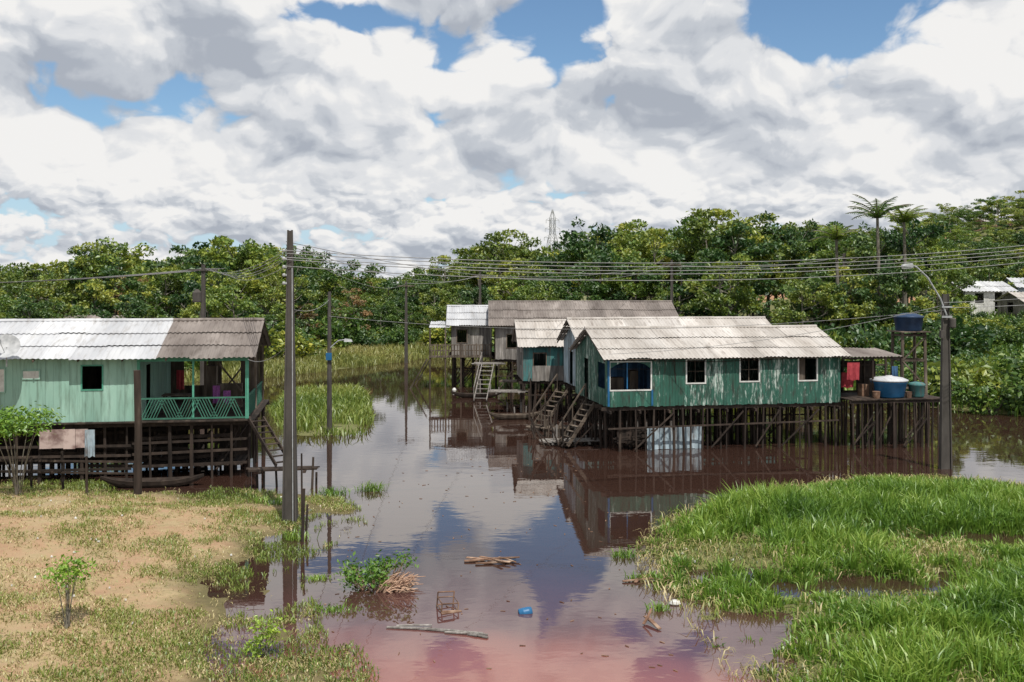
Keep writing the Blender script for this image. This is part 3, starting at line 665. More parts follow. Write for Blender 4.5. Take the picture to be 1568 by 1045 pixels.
def raft(name,x,y,L,W,rot,z=.12,n=10,mat=wood,posts=True):
    e=MB()
    for i in range(n):
        o_=R(-.2,.2); v=-W/2+W*i/n; e.hexa([(-L/2+o_,v,z+R(-.02,.03)),(L/2+o_,v+R(-.05,.05),z+R(-.02,.06)),(L/2+o_,v+W/n*.85,z),(-L/2+o_,v+W/n*.85,z)]+[(-L/2+o_,v,z+.05),(L/2+o_,v,z+.06),(L/2+o_,v+W/n*.85,z+.05),(-L/2+o_,v+W/n*.85,z+.05)])
    for u in (-L*.35,L*.3): e.beam((u,-W/2-.1,z-.05),(u,W/2+.1,z-.05),.1,.08)
    if posts:
        for i in range(5): 
            u,v=R(-L/2,L/2),R(-W/2,W/2); e.tube([(u,v,-.9),(u+R(-.1,.1),v,R(.3,1.1))],.045,6)
    o=e.obj(name,mat); o.location=(x,y,0); o.rotation_euler[2]=math.radians(rot); return o
raft('plank_jetty',2.7,45.8,2.6,1.0,6,.15,8,wood_grey)
raft('plank_jetty',1.6,50.4,1.6,1.0,-10,.12,7,wood)
raft('plank_jetty',2.4,48.3,1.8,.8,20,.4,7,wood)
raft('plank_jetty',-.2,57.5,2.0,1.2,0,1.2,8,wood_grey)
raft('plank_jetty',.6,61.5,2.4,1.4,0,1.4,8,wood)
raft('plank_jetty',-1.6,68,2.0,1.4,0,2.0,8,wood_grey)
mb=MB()
for i in range(34):
    x=R(.8,4.2); y=R(44.5,62); 
    mb.tube([(x,y,-.8),(x+R(-.3,.3),y,R(.5,2.0))],[.06,.045],6)
for i in range(16):
    x=R(.6,3.6); y=R(44,58); mb.beam((x,y,.1),(x+R(-.9,.9),y+R(-.5,.5),R(.3,1.4)),.06,.05)
mb.obj('mooring_stakes',wood_dark)

def canoe(x,y,L,rot,mat,W=.7):
    mb=MB(); n=14; m=6
    for i in range(n+1):
        t=i/n*2-1; w=W/2*(1-abs(t)**2.4)+.02; rise=.18*abs(t)**3
        for j in range(m+1):
            a=math.pi*j/m; mb.v.append((t*L/2,-w*math.cos(a),.28+rise-.3*math.sin(a)*(1-abs(t)**4*.6)))
    for i in range(n):
        for j in range(m): a=i*(m+1)+j; mb.f.append((a,a+1,a+m+2,a+m+1)); mb.m.append(0)
    for t in (-.5,.1,.55): mb.box(t*L/2-.08,t*L/2+.08,-W*.4,W*.4,.2,.23)
    o=mb.obj('canoe',mat); o.location=(x,y,-.03); o.rotation_euler[2]=math.radians(rot)
    s=o.modifiers.new('s','SOLIDIFY'); s.thickness=.03
canoe(-2.3,65.2,3.4,4,wood_dark); canoe(-13.0,36.0,3.6,8,wood_dark); canoe(.2,54.5,3,12,wood)

# ---- left pale green house
LH=empty('pale_green_stilt_house',(-21.92,36.0,0),9)
L_,W_,zf,ze,zr=12.05,6.4,2.22,4.68,5.8
fo=[(6.05,6.75,3.42,4.28)]
mb=MB(); wall(mb,(0,0),(8.05,0),zf,ze,fo,.28,.03,.006); wall(mb,(8.05,0),(8.05,6.4),zf,ze,[(1.2,2.1,zf,4.2)],.2); wall(mb,(0,6.4),(0,0),zf,gable_top(6.4,ze,zr),[],.28); mb.obj('walls',green_light,LH)
mb=MB(); wall(mb,(12.05,6.4),(8.05,6.4),zf,4.6,[(1.0,1.8,2.9,4.0),(2.4,3.4,2.9,4.1)],.2); wall(mb,(8.05,6.4),(0,6.4),zf,ze,[],.28)
mb.obj('rear_wall',wood,LH)
mb=MB(); mb.box(7.98,12.05,-.04,.0,4.42,4.66); mb.box(8.0,8.1,-.06,.04,zf,4.6); mb.box(11.93,12.05,-.06,.06,zf,4.42)
mb.box(9.98,10.05,-.03,.04,zf,4.42)
mb.obj('porch_trim',green_trim,LH)
mb=MB(); frame(mb,(0,0),(12,0),fo[0],.05); mb.obj('window_frame',green_trim,LH)
mb=MB(); mb.box(4.0,4.55,-.06,-.031,3.85,4.12); mb.box(2.6,3.35,-.06,-.031,3.38,4.2); mb.box(1.2,1.9,-.06,-.031,3.4,4.2); mb.obj('window_shutters',white,LH)
mb=MB(); frame(mb,(0,0),(12,0),(4.0,4.55,3.85,4.12),.04,.07); frame(mb,(0,0),(12,0),(2.6,3.35,3.38,4.2),.04,.07); mb.obj('shutter_frames',green_light,LH)
mb=MB()
mb.box(8.12,11.92,-.05,-.01,3.0,3.06); mb.box(8.12,11.92,-.05,-.01,2.24,2.3)
u=8.15
while u<11.6:
    dr=1 if int((u-8.15)/.63)%2==0 else -1
    a,b_=(u,u+.32) if dr>0 else (u+.32,u)
    mb.beam((a,-.03,2.3),(b_,-.03,3.0),.03,.035); u+=.105
for y_ in np.arange(.1,6,.14): mb.box(11.96,12.0,y_,y_+.05,2.24,3.0)
mb.box(11.95,12.01,.06,6.2,3.0,3.06)
mb.obj('porch_railing',M('dark_green_rail',[(.3,(.025,.1,.07)),(.7,(.05,.16,.11))],4,(1,1,1),.7,.3),LH)
mb=MB()
for i in range(63): mb.box(i*.195,i*.195+.188,-.3,6.6,zf-.06+R(-.004,.004),zf-.015)
for v in (0,2.1,4.3,6.4): mb.beam((-.3,v,zf-.15),(12.3,v,zf-.15),.08,.16)
mb.obj('floor',wood_dark,LH)
mb=MB(); sl=(zr-ze)/(W_/2); ov=.5; zo=ze-sl*ov
for a,b_,mi in ((-.4,8.75,0),(8.75,12.35,1)):
    slope(mb,a,b_,-ov,zo+.06,3.2,zr+.05,3,mi=mi,pitch=.18 if mi else .2,amp=.02 if mi else .014); slope(mb,a,b_,6.9,zo+.06,3.2,zr+.05,3,mi=mi)
    u=a
    while u<b_-.1:
        u2=min(u+1.05,b_); mb.tube([(u,3.2,zr+.065+R(-.01,.01)),(u2,3.2,zr+.065+R(-.01,.01))],.085,8,mi); u=u2
mb.obj('roof',[roof_white,roof_grey],LH)
mb=MB()
for u in np.linspace(-.2,12.2,9): mb.beam((u,-.45,zo),(u,3.2,zr-.05),.05,.08); mb.beam((u,6.85,zo),(u,3.2,zr-.05),.05,.08)
for v,z_ in ((3.2,4.6),(0.05,4.62)): mb.beam((8,v,z_),(12.1,v,z_),.07,.1)
for u,v in ((12.0,3.2),(12,6.4),(10,3.2),(10,6.4)): mb.beam((u,v,zf),(u,v,4.65),.09)
mb.beam((10.2,3.2,2.3),(11.9,3.2,4.5),.05,.07); mb.beam((11.9,3.3,2.3),(10.2,3.3,4.5),.05,.07)
mb.obj('porch_frame',wood,LH)
mb=MB(); stilts(mb,np.arange(.1,12.2,.75),(0,1.6,3.2,4.8,6.4),-.5,zf-.2,.07,.06,.05)
for z_ in (.45,.95,1.35): 
    mb.beam((-.5,-.1,z_+R(-.06,.06)),(7.8,-.1,z_+R(-.06,.06)),.05,.09); mb.beam((7.8,.1,z_+R(-.06,.06)),(12,.05,z_+.1),.05,.09)
for i in range(34):
    v=R(.2,5.5); z_=R(.3,1.7); u=R(0,9); mb.beam((u,v,z_),(u+R(2,4),v,z_+R(-.15,.15)),.05,.12)
for i in range(10): u=R(8,11.5); mb.beam((u,R(0,3),R(.1,.5)),(u+R(.3,1),R(0,3),R(1.4,2)),.05,.06)
for i in range(38): mb.box(8+i*.1,8.085+i*.1,.2,2.4,.42,.46)
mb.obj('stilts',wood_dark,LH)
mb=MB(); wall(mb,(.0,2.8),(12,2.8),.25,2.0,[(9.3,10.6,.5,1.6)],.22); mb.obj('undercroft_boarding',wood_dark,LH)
mb=MB(); wall(mb,(4.6,-.18),(6.3,-.18),1.3,1.98,[],.42,.02,.03); mb.obj('underfloor_panel',M('stained_white_panel',[(.35,(.16,.1,.09)),(.6,(.42,.33,.30))],2.5,(1,1,1),.8,.2),LH)
mb=MB(); cloth(mb,6.2,6.55,-.25,.95,1.95); mb.obj('hanging_cloth',bluewhite,LH)
mb=MB()
for k,(a,c) in enumerate(((10.6,3.4),(11.0,3.2))): cloth(mb,a,a+.28,.9,2.7,c)
mb.obj('hanging_cloth_purple',pink_cloth,LH)
mb=MB(); cloth(mb,8.8,9.1,3.6,3.0,3.8); mb.obj('hanging_cloth_red',red_cloth,LH)
mb=MB()
mb.box(8.5,9.6,2.0,2.7,2.9,2.95)
for u,v in ((8.55,2.05),(9.5,2.05),(8.55,2.6),(9.5,2.6)): mb.box(u,u+.06,v,v+.06,2.22,2.9)
mb.box(10.4,11.4,3.6,4.0,2.22,3.2); mb.box(9.8,10.3,4.2,4.7,2.22,3.9); mb.obj('porch_furniture',wood,LH)
stairs('wooden_ladder',(-9.7,37.7,2.25),(-8.3,36.2,.75),.6,8,wood_dark,False)
raft('plank_walkway',-8.2,35.9,2.4,.6,8,.65,5,wood_dark,True)
mb=MB(); mb.tube([(-12.9,34.3,-.2),(-12.88,34.32,2.2),(-12.92,34.3,4.35)],[.15,.13,.12],8); mb.obj('wooden_post',wood_dark)
for x,y,h,r in ((-5.95,28.2,1.5,.05),(-6.45,30.6,2.1,.035),(-6.0,28.9,.9,.04),(-7.2,35.8,1.1,.05),(-14.6,34.2,1.4,.05),(-16.7,34.6,1.3,.05)):
    mb=MB(); mb.tube([(x,y,-.4),(x+R(-.06,.1),y,h)],[r,r*.8],7); mb.obj('fence_post',wood_dark)
mb=MB()
for z_ in (.75,1.15): mb.beam((-22,34.6,z_+.1),(-13,34.5,z_),.04,.07)
for x in (-21.5,-20,-18.3,-15.6): mb.tube([(x,34.6,0),(x+R(-.05,.05),34.6,1.5)],.045,6)
mb.obj('rail_fence',wood_dark)
# satellite dish
S=empty('satellite_dish',(-18.2,35.75,4.55),0)
mb=MB(); n=20; rings=5
for i in range(rings+1):
    rr_=.5*i/rings
    for k in range(n): a=6.283*k/n; mb.v.append((rr_*math.cos(a),-rr_*rr_*.5+.12,rr_*math.sin(a)))
for i in range(rings):
    for k in range(n): a=i*n+k; b2=i*n+(k+1)%n; mb.f.append((a,b2,b2+n,a+n)); mb.m.append(0)
o=mb.obj('dish',metal,S,True); o.location=(0,0,.55); o.rotation_euler=(math.radians(-35),0,math.radians(20))
mb=MB(); mb.tube([(0,.1,-.2),(0,.1,.5)],.025,6); mb.tube([(0,.05,.2),(0,-.4,.75)],.012,5); mb.box(-.04,.04,-.45,-.37,.7,.8); mb.obj('mast',metal,S)

# ------------------------------------------------------------------ poles
def cpole(name,x,y,H,w0,w1,z0=-.4):
    e=empty(name,(x,y,0)); mb=MB()
    a,b_=w0/2,w1/2
    for s_ in (-1,1):
        mb.hexa([(s_*a-.05 if s_>0 else -a,-a*.6,z0),(a if s_>0 else -a+.05,-a*.6,z0),(a if s_>0 else -a+.05,a*.6,z0),(s_*a-.05 if s_>0 else -a,a*.6,z0),
                 (b_-.035 if s_>0 else -b_,-b_*.6,H),(b_ if s_>0 else -b_+.035,-b_*.6,H),(b_ if s_>0 else -b_+.035,b_*.6,H),(b_-.035 if s_>0 else -b_,b_*.6,H)])
    mb.hexa([(-a+.051,-a*.3,z0),(a-.051,-a*.3,z0),(a-.051,a*.3,z0),(-a+.051,a*.3,z0),(-b_+.036,-b_*.3,H-.02),(b_-.036,-b_*.3,H-.02),(b_-.036,b_*.3,H-.02),(-b_+.036,b_*.3,H-.02)])
    mb.obj('shaft',concrete,e); return e
p1=cpole('utility_pole',-6.8,30.5,8.96,.46,.16)
mb=MB()
for z_ in (8.3,8.05,7.8,7.55,7.3): mb.box(-.14,-.08,-.1,.1,z_,z_+.06); mb.lathe((-.16,-.12,z_-.02),[(.03,0),(.05,.03),(.05,.07),(.03,.1)],8)
mb.tube([(.12,-.16,0),(.1,-.12,4),(.08,-.08,7.8)],.015,5)
mb.obj('insulators',metal,p1)
p2=cpole('street_lamp',17.2,39.5,6.95,.46,.24)
mb=MB(); mb.tube([(0,-.1,6.1),(-.25,-.12,6.75),(-.8,-.2,7.6),(-1.25,-.25,8.0),(-1.45,-.27,8.08)],.035,8)
mb.box(-.2,.2,-.16,-.12,6.0,6.08); mb.box(-.2,.2,-.16,-.12,6.4,6.46)
mb.obj('lamp_arm',metal,p2)
mb=MB(); mb.hexa([(-1.85,-.37,8.02),(-1.4,-.33,7.98),(-1.4,-.19,7.98),(-1.85,-.15,8.02),(-1.8,-.34,8.12),(-1.42,-.31,8.16),(-1.42,-.21,8.16),(-1.8,-.18,8.12)]); mb.obj('lamp_head',metal,p2)
mb=MB(); mb.hexa([(-1.8,-.33,7.93),(-1.5,-.31,7.93),(-1.5,-.21,7.93),(-1.8,-.19,7.93),(-1.82,-.35,8.018),(-1.45,-.32,7.975),(-1.45,-.2,7.975),(-1.82,-.17,8.018)]); mb.obj('lens',glassy,p2)
mb=MB(); mb.lathe((.2,-.2,5.6),[(.1,0),(.12,.05),(.12,.35),(.08,.4)],12); mb.box(-.3,-.12,-.3,-.12,5.2,5.5); mb.obj('meter_boxes',concrete,p2)
p3=empty('street_lamp',(-8.95,48.8,0)); mb=MB(); mb.tube([(0,0,-.6),(0,0,7.0)],[.14,.08],8); mb.obj('shaft',concrete,p3)
mb=MB(); mb.tube([(0,-.05,4.2),(.45,-.1,4.6),(.8,-.15,4.65)],.03,6); mb.hexa([(.75,-.25,4.55),(1.15,-.25,4.55),(1.15,-.05,4.55),(.75,-.05,4.55),(.78,-.22,4.7),(1.1,-.2,4.66),(1.1,-.1,4.66),(.78,-.08,4.7)]); mb.obj('lamp_arm',metal,p3)
mb=MB(); mb.box(-.14,.14,-.2,-.1,3.65,4.0); mb.obj('sign_box',tank_blue,p3)
p4=cpole('utility_pole',-18.6,60,8.6,.4,.2)
mb=MB(); mb.lathe((-.35,-.1,6.3),[(.22,0),(.27,.05),(.27,.6),(.22,.65),(.08,.8)],14); mb.box(-.9,.9,-.12,-.04,8.2,8.3); mb.obj('transformer',concrete,p4)
for x,y,H in ((-10.1,95,7.8),(13.8,86,9.6),(-3.2,100,8.8),(30,90,10.3)):
    q=cpole('utility_pole',x,y,H,.34,.18); mb=MB(); mb.box(-.8,.8,-.14,-.06,H-.5,H-.4); mb.obj('crossarm',wood,q)
# ---- wires
mb=MB()
def wire(a,b_,sag,r=.011):
    a=Vector(a); b_=Vector(b_); mb.tube([a.lerp(b_,t)-Vector((0,0,4*sag*t*(1-t))) for t in np.linspace(0,1,25)],r,4,0,False)
for i,(za,zb) in enumerate(((8.33,10.35),(8.24,10.2),(8.12,10.1),(8.05,9.95),(7.85,9.75))):
    wire((-6.9,30.4,za),(31,40,zb),1.1+.02*i,.012)
    wire((-6.9,30.4,za),(-18.5+.3*i,60,8.35-.06*i),.45)
    wire((-18.5+.3*i,60,8.35),(-60,66,8.2),.9)
wire((-6.9,30.4,8.4),(-10.1,95,7.6),.8); wire((-6.9,30.4,8.5),(-3.2,100,8.5),.9); wire((-6.9,30.4,8.6),(13.8,86,9.2),1.3)
wire((13.8,86,9.2),(-3.2,100,8.5),.6,.02); wire((-3.2,100,8.4),(-10.1,95,7.6),.3,.02); wire((13.8,86,9.2),(30,90,10),.6,.02)
wire((17.1,39.4,6.5),(4.2,43.3,4.3),.35,.009); wire((17.1,39.4,6.6),(31,40,8.2),.3); wire((17.1,39.4,6.4),(31,40,7.9),.35)
wire((17.1,39.4,6.3),(-8.95,48.7,5.8),.7,.009); wire((-6.9,30.4,6.6),(-8.95,48.7,6.6),.3); wire((-6.9,30.4,5.4),(-10,37.6,4.5),.25)
mb.obj('power_lines',wiremat)

# ---- transmission tower
mb=MB(); H=37.5; TX,TY=16.3,400
def tw(z): return 3.6*(1-z/H)**1.15+.55 if z<26 else .9
zs=[0,5,10,14.5,18.5,22,25,28,31,34,H]
for a,b_ in zip(zs[:-1],zs[1:]):
    wa,wb=tw(a),tw(b_) if b_<H else .1
    ca=[(-wa,-wa,a),(wa,-wa,a),(wa,wa,a),(-wa,wa,a)]; cb=[(-wb,-wb,b_),(wb,-wb,b_),(wb,wb,b_),(-wb,wb,b_)]
    for i in range(4):
        mb.beam(ca[i],cb[i],.19); mb.beam(ca[i],cb[(i+1)%4],.1); mb.beam(ca[(i+1)%4],cb[i],.1); mb.beam(cb[i],cb[(i+1)%4],.1)
for z_,l in ((26,3.6),(29.5,3.2),(33,2.8)):
    for s_ in (-1,1):
        mb.beam((s_*.8,-.8,z_),(s_*l,0,z_+.3),.12); mb.beam((s_*.8,.8,z_),(s_*l,0,z_+.3),.12); mb.beam((s_*.7,0,z_+1.6),(s_*l,0,z_+.3),.1)
        mb.tube([(s_*l,0,z_+.3),(s_*l,0,z_-1)],.1,5)
o=mb.obj('transmission_tower',metal); o.location=(TX,TY,1); o.rotation_euler[2]=.35

# ---- hillside houses
def hhouse(x,y,L,W,h,rot,wm_,rm_,zz=None):
    g=(h1(x,y) if zz is None else zz); e=empty('hillside_house',(x,y,g),rot); mb=MB()
    op=[(L*.2,L*.2+1,1.0,2.0),(L*.6,L*.6+.9,.1,2.1)]
    wall(mb,(0,0),(L,0),-1.5,h,op,.5,.12,0); wall(mb,(L,0),(L,W),-1.5,gable_top(W,h,h+.9),[],.5,.12,0); wall(mb,(L,W),(0,W),-1.5,h,[],.5,.12,0); wall(mb,(0,W),(0,0),-1.5,gable_top(W,h,h+.9),[(1.5,2.4,1,2)],.5,.12,0)
    mb.obj('walls',wm_,e); mb=MB(); slope(mb,-.4,L+.4,-.5,h-.1,W/2,h+.95,2,pitch=.4,amp=.04); slope(mb,-.4,L+.4,W+.5,h-.1,W/2,h+.95,2,pitch=.4,amp=.04); mb.obj('roof',rm_,e)
    mb=MB(); 
    for o_ in op: frame(mb,(0,0),(L,0),o_,.1,.14)
    mb.obj('window_frames',white,e)
hhouse(46.8,103,5.5,4.5,2.3,8,white,roof_white,4.6); hhouse(53.5,105,6,5,2.3,-6,bluewhite,roof_white,5.0); hhouse(50.5,98,5,4,2.1,10,wood_grey,roof_tan,3.7)
hhouse(98,206,6,6,2.6,6,brickm,roof_tan,18.3); hhouse(105,203,6,6,4.2,-4,white,roof_white,18.6); hhouse(112,207,8,6,3,3,brickm,roof_grey,19.5)
hhouse(-52,120,7,5,3,5,white,roof_grey,.8); hhouse(-39,86,5,4,2.6,-5,bluewhite,roof_grey,1.2)

# ------------------------------------------------------------------ debris
def planks(name,x,y,items,mat,rot=0):
    mb=MB()
    for a,b_,w_ in items:
        a=Vector(a); b_=Vector(b_); m_=a.lerp(b_,.5)+Vector((R(-.02,.02),R(-.03,.03),R(0,.015)))
        mb.beam(a,m_,w_,.025); mb.beam(m_+Vector((0,0,.001)),b_,w_*R(.6,.95),.022)
    o=mb.obj(name,mat); o.location=(x,y,0); o.rotation_euler[2]=math.radians(rot); return o
planks('floating_planks',-.55,26.1,[((-.7,0,.03),(.65,.25,.05),.12),((-.65,.3,.04),(.5,-.25,.07),.1),((-.4,-.25,.03),(.6,-.05,.04),.1),((-.3,.35,.05),(.3,-.3,.1),.08),((-.1,.2,.04),(.75,.15,.09),.09),((.2,.3,.05),(.65,-.2,.05),.07)],wood_red)
planks('floating_planks',-1.5,20.9,[((-1.15,.15,.02),(.1,-.08,.02),.07),((-.95,.2,.03),(-.2,.25,.03),.05),((-.35,.05,.03),(.9,-.22,.02),.07),((.1,-.15,.02),(1.0,-.3,.02),.06),((.6,-.25,.02),(1.0,-.48,.02),.12)],wood_grey)
planks('floating_planks',3.2,24.2,[((-.5,.1,.03),(.6,.3,.05),.08),((-.2,0,.03),(.1,.6,.05),.07)],wood_red)
planks('floating_planks',3.0,21.2,[((-.12,.3,.1),(.1,-.3,.03),.09),((-.2,0,.03),(0,.2,.3),.06)],wood_red)
mb=MB(); a=.19
for u,v,z_ in ((-a,-a,.2),(a,-a,.2),(a,a,.32),(-a,a,.32)): mb.tube([(u,v,-.15),(u,v,z_)],.016,6)
for z_ in (.03,.2): mb.tube([(-a,-a,z_),(a,-a,z_),(a,a,z_),(-a,a,z_),(-a,-a,z_)],.015,6)
mb.tube([(-a,a,.32),(a,a,.32)],.016,6); mb.beam((-.22,-.3,.02),(.25,-.26,.04),.08,.03)
o=mb.obj('broken_chair',wood_red); o.location=(-1.45,22.3,0); o.rotation_euler=(.1,.06,.35)
mb=MB(); mb.lathe((0,0,-.19),[(.11,0),(.135,.02),(.14,.12),(.148,.13),(.14,.15),(.14,.27),(.12,.37),(.07,.38)],20)
o=mb.obj('blue_bucket',tank_blue,None,True); o.location=(.3,22.05,.0); o.rotation_euler=(0,math.radians(80),.15); o.scale=(.8,.8,.8)
mb=MB()
for i in range(110):
    if i%3: x,y=R(-17,-6),R(18,34)
    else: x,y=R(4.2,7),R(21,30)
    z_=h1(x,y)+.02; s=R(.015,.045); a=R(0,3)
    if z_<.03: continue
    mb.hexa([(x+s*math.cos(a+k*1.57)*(1 if k%2 else .6),y+s*math.sin(a+k*1.57)*.8,z_) for k in range(4)]+[(x+s*.8*math.cos(a+k*1.57)*(1 if k%2 else .5),y+s*math.sin(a+k*1.57)*.6,z_+R(.02,.05)) for k in range(4)])
mb.obj('litter',white)
mb=MB()   # twigs, leaves and scum floating on the river
for i in range(150):
    x=R(-5,3.2); y=R(18.5,42)
    if sdist([(x,y)],RB)[0]>-.2: continue
    a=R(0,3.14); l=R(.02,.13); mb.beam((x,y,.006),(x+l*math.cos(a),y+l*math.sin(a),.012),R(.012,.03),.01)
mb.obj('floating_twigs',wood_red)
mb=MB(); mb.lathe((0,0,0),[(.02,-.1),(.1,-.06),(.14,.0),(.12,.09),(.05,.13)],9); o=mb.obj('styrofoam_lump',white); o.location=(3.7,22.6,.03); o.scale=(1.0,.7,.6)
mb=MB(); mb.lathe((0,0,0),[(.05,-.1),(.12,-.05),(.15,.05),(.1,.16),(.03,.2)],10); o=mb.obj('floating_bottle',white); o.location=(-4.0,69,.05)

# ------------------------------------------------------------------ world / clouds
wld=bpy.data.worlds.new('World'); scene.world=wld; wld.use_nodes=True; nt=wld.node_tree
wld.cycles.sampling_method='NONE'
bg=nt.nodes['Background']; bg.inputs[1].default_value=.1
sky=nt.nodes.new('ShaderNodeTexSky'); sky.sky_type='NISHITA'; sky.sun_disc=False; sky.sun_elevation=SUN_EL; sky.sun_rotation=SUN_AZ
sky.air_density=1.0; sky.dust_density=.3; sky.ozone_density=3
def newgroup(name,outs):
    g=bpy.data.node_groups.new(name,'ShaderNodeTree')
    g.interface.new_socket('Vector',in_out='INPUT',socket_type='NodeSocketVector')
    for s in outs: g.interface.new_socket(s,in_out='OUTPUT',socket_type='NodeSocketFloat')
    return g,g.nodes.new('NodeGroupInput'),g.nodes.new('NodeGroupOutput')
def gn(g,scale,det,ro,vec):
    n=g.nodes.new('ShaderNodeTexNoise'); n.noise_dimensions='2D'; n.inputs['Scale'].default_value=scale; n.inputs['Detail'].default_value=det; n.inputs['Roughness'].default_value=ro; g.links.new(vec,n.inputs['Vector']); return n
def vor(g,scale,vec):
    vo=g.nodes.new('ShaderNodeTexVoronoi'); vo.voronoi_dimensions='2D'; vo.feature='F1'; vo.inputs['Scale'].default_value=scale
    g.links.new(vec,vo.inputs['Vector']); return mathn(g,'SUBTRACT',1,mathn(g,'POWER',vo.outputs['Distance'],2))
g,gi,go=newgroup('cloud_density',['Density'])
wn=gn(g,2.6,2,.5,gi.outputs[0])
sb=g.nodes.new('ShaderNodeVectorMath'); sb.operation='SUBTRACT'; g.links.new(wn.outputs['Color'],sb.inputs[0]); sb.inputs[1].default_value=(.5,.5,.5)
sc=g.nodes.new('ShaderNodeVectorMath'); sc.operation='SCALE'; g.links.new(sb.outputs[0],sc.inputs[0]); sc.inputs['Scale'].default_value=.2
ad=g.nodes.new('ShaderNodeVectorMath'); ad.operation='ADD'; g.links.new(gi.outputs[0],ad.inputs[0]); g.links.new(sc.outputs[0],ad.inputs[1])
big=gn(g,1.1,1,.5,gi.outputs[0])
b1=vor(g,2.6,ad.outputs[0]); b2=vor(g,6.0,ad.outputs[0]); b3=vor(g,14,ad.outputs[0])
fi=gn(g,14,3,.6,ad.outputs[0])
bil=mathn(g,'ADD',mathn(g,'MULTIPLY',b1,.32),mathn(g,'ADD',mathn(g,'MULTIPLY',b2,.21),mathn(g,'MULTIPLY',b3,.08)))
dn=mathn(g,'ADD',mathn(g,'ADD',mathn(g,'MULTIPLY',big.outputs[0],1.0),bil),mathn(g,'MULTIPLY',fi.outputs[0],.11))
g.links.new(dn,go.inputs[0])
g2,gi,go=newgroup('cloud_body',['Body'])
g2.links.new(mathn(g2,'ADD',mathn(g2,'MULTIPLY',gn(g2,1.7,2,.5,gi.outputs[0]).outputs[0],.9),mathn(g2,'MULTIPLY',vor(g2,2.6,gi.outputs[0]),.16)),go.inputs[0])
tc=nt.nodes.new('ShaderNodeTexCoord'); sx=nt.nodes.new('ShaderNodeSeparateXYZ'); nt.links.new(tc.outputs['Generated'],sx.inputs[0])
zc=mathn(nt,'MAXIMUM',sx.outputs[2],0)
az=mathn(nt,'ARCTAN2',sx.outputs[0],sx.outputs[1])
bl=nt.nodes.new('ShaderNodeMapRange'); bl.interpolation_type='SMOOTHSTEP'; bl.inputs[1].default_value=.07; bl.inputs[2].default_value=.13; nt.links.new(zc,bl.inputs[0])
def fmix(a,b_):
    n=nt.nodes.new('ShaderNodeMix'); n.data_type='FLOAT'; nt.links.new(bl.outputs[0],n.inputs[0]); nt.links.new(a,n.inputs[2]); nt.links.new(b_,n.inputs[3]); return n.outputs[0]
def dens(grp,du,dv):
    outs=[]
    for su,sv,ou,ov in ((8.0,14.5,4.3,1.7),(3.5,4.9,1.35,7.2)):
        cb=nt.nodes.new('ShaderNodeCombineXYZ'); nt.links.new(mathn(nt,'ADD',mathn(nt,'MULTIPLY',az,su),du+ou),cb.inputs[0]); nt.links.new(mathn(nt,'ADD',mathn(nt,'MULTIPLY',zc,sv),dv+ov),cb.inputs[1])
        q=nt.nodes.new('ShaderNodeGroup'); q.node_tree=grp; nt.links.new(cb.outputs[0],q.inputs[0]); outs.append(q)
    return fmix(outs[0].outputs[0],outs[1].outputs[0])
D0=dens(g,0,0); D1=dens(g,.02,.06); Bo0=dens(g2,0,0); Bo2=dens(g2,.04,.22)
def gap(azc,zcn,ra,rz,amt):
    a=mathn(nt,'POWER',mathn(nt,'DIVIDE',mathn(nt,'SUBTRACT',az,azc),ra),2); b2=mathn(nt,'POWER',mathn(nt,'DIVIDE',mathn(nt,'SUBTRACT',sx.outputs[2],zcn),rz),2)
    e=mathn(nt,'EXPONENT',mathn(nt,'MULTIPLY',mathn(nt,'ADD',a,b2),-1)); return mathn(nt,'MULTIPLY',e,amt)
G=gap(.30,.25,.10,.045,.42)
for q in (gap(.07,.27,.035,.03,.3),gap(-.17,.258,.08,.02,.3),gap(-.05,.13,.6,.05,-.16),gap(.46,.26,.06,.05,-.25),gap(-.1,.0,3,.04,-.2)): G=mathn(nt,'ADD',G,q)
DD=mathn(nt,'SUBTRACT',D0,G)
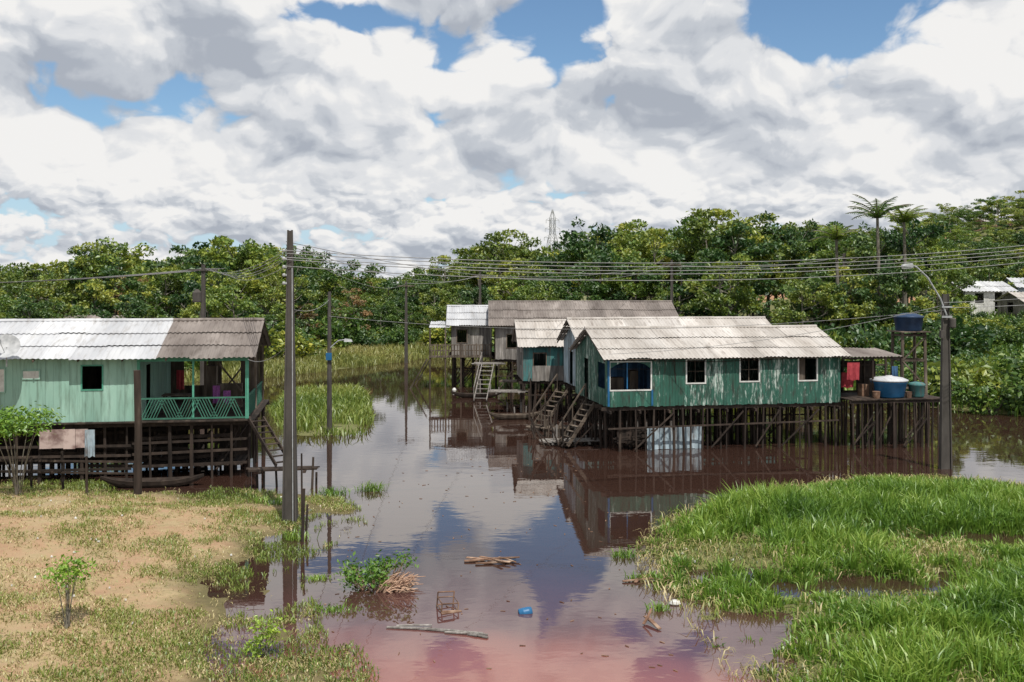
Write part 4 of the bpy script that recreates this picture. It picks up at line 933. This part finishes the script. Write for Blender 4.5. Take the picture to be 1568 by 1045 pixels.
mk=nt.nodes.new('ShaderNodeMapRange'); mk.interpolation_type='SMOOTHSTEP'; mk.inputs[1].default_value=.80; mk.inputs[2].default_value=.90; nt.links.new(DD,mk.inputs[0])
rel=mathn(nt,'MULTIPLY',mathn(nt,'SUBTRACT',D0,D1),2.7)
rel2=mathn(nt,'MULTIPLY',mathn(nt,'SUBTRACT',Bo0,Bo2),1.7)
lt=mathn(nt,'ADD',mathn(nt,'ADD',rel,rel2),.62,True)
cr=ramp(nt,[(0,(.46,.50,.57)),(.35,(.62,.655,.71)),(.62,(.83,.845,.87)),(.9,(1.0,.99,.975))]); cr.color_ramp.interpolation='EASE'
nt.links.new(lt,cr.inputs[0])
cs=nt.nodes.new('ShaderNodeVectorMath'); cs.operation='SCALE'; cs.inputs['Scale'].default_value=8.9; nt.links.new(cr.outputs[0],cs.inputs[0])
skc=mixc(nt,1.0,sky.outputs[0],(1.0,1.12,1.16),'MULTIPLY')
hzm=nt.nodes.new('ShaderNodeMapRange'); hzm.inputs[1].default_value=.13; hzm.inputs[2].default_value=.02; nt.links.new(zc,hzm.inputs[0])
skc=mixc(nt,mathn(nt,'MULTIPLY',hzm.outputs[0],.85),skc,(5.0,6.5,8.1))
col=mixc(nt,mk.outputs[0],skc,cs.outputs[0])
nt.links.new(col,bg.inputs[0])
sun=bpy.data.lights.new('sun','SUN'); sun.energy=4.8; sun.angle=math.radians(.5); sun.color=(1,.95,.87)
so=bpy.data.objects.new('sun',sun); scene.collection.objects.link(so)
dirv=Vector((math.sin(SUN_AZ)*math.cos(SUN_EL),math.cos(SUN_AZ)*math.cos(SUN_EL),math.sin(SUN_EL)))
so.rotation_euler=dirv.to_track_quat('Z','Y').to_euler(); so.location=(0,-10,40)

cam=bpy.data.cameras.new('camera'); co=bpy.data.objects.new('camera',cam); scene.collection.objects.link(co)
co.location=(0,0,CAMH); co.rotation_euler=(math.radians(90),0,0); cam.sensor_width=36; cam.lens=35; cam.shift_y=-.0523
cam.clip_end=6000; scene.camera=co
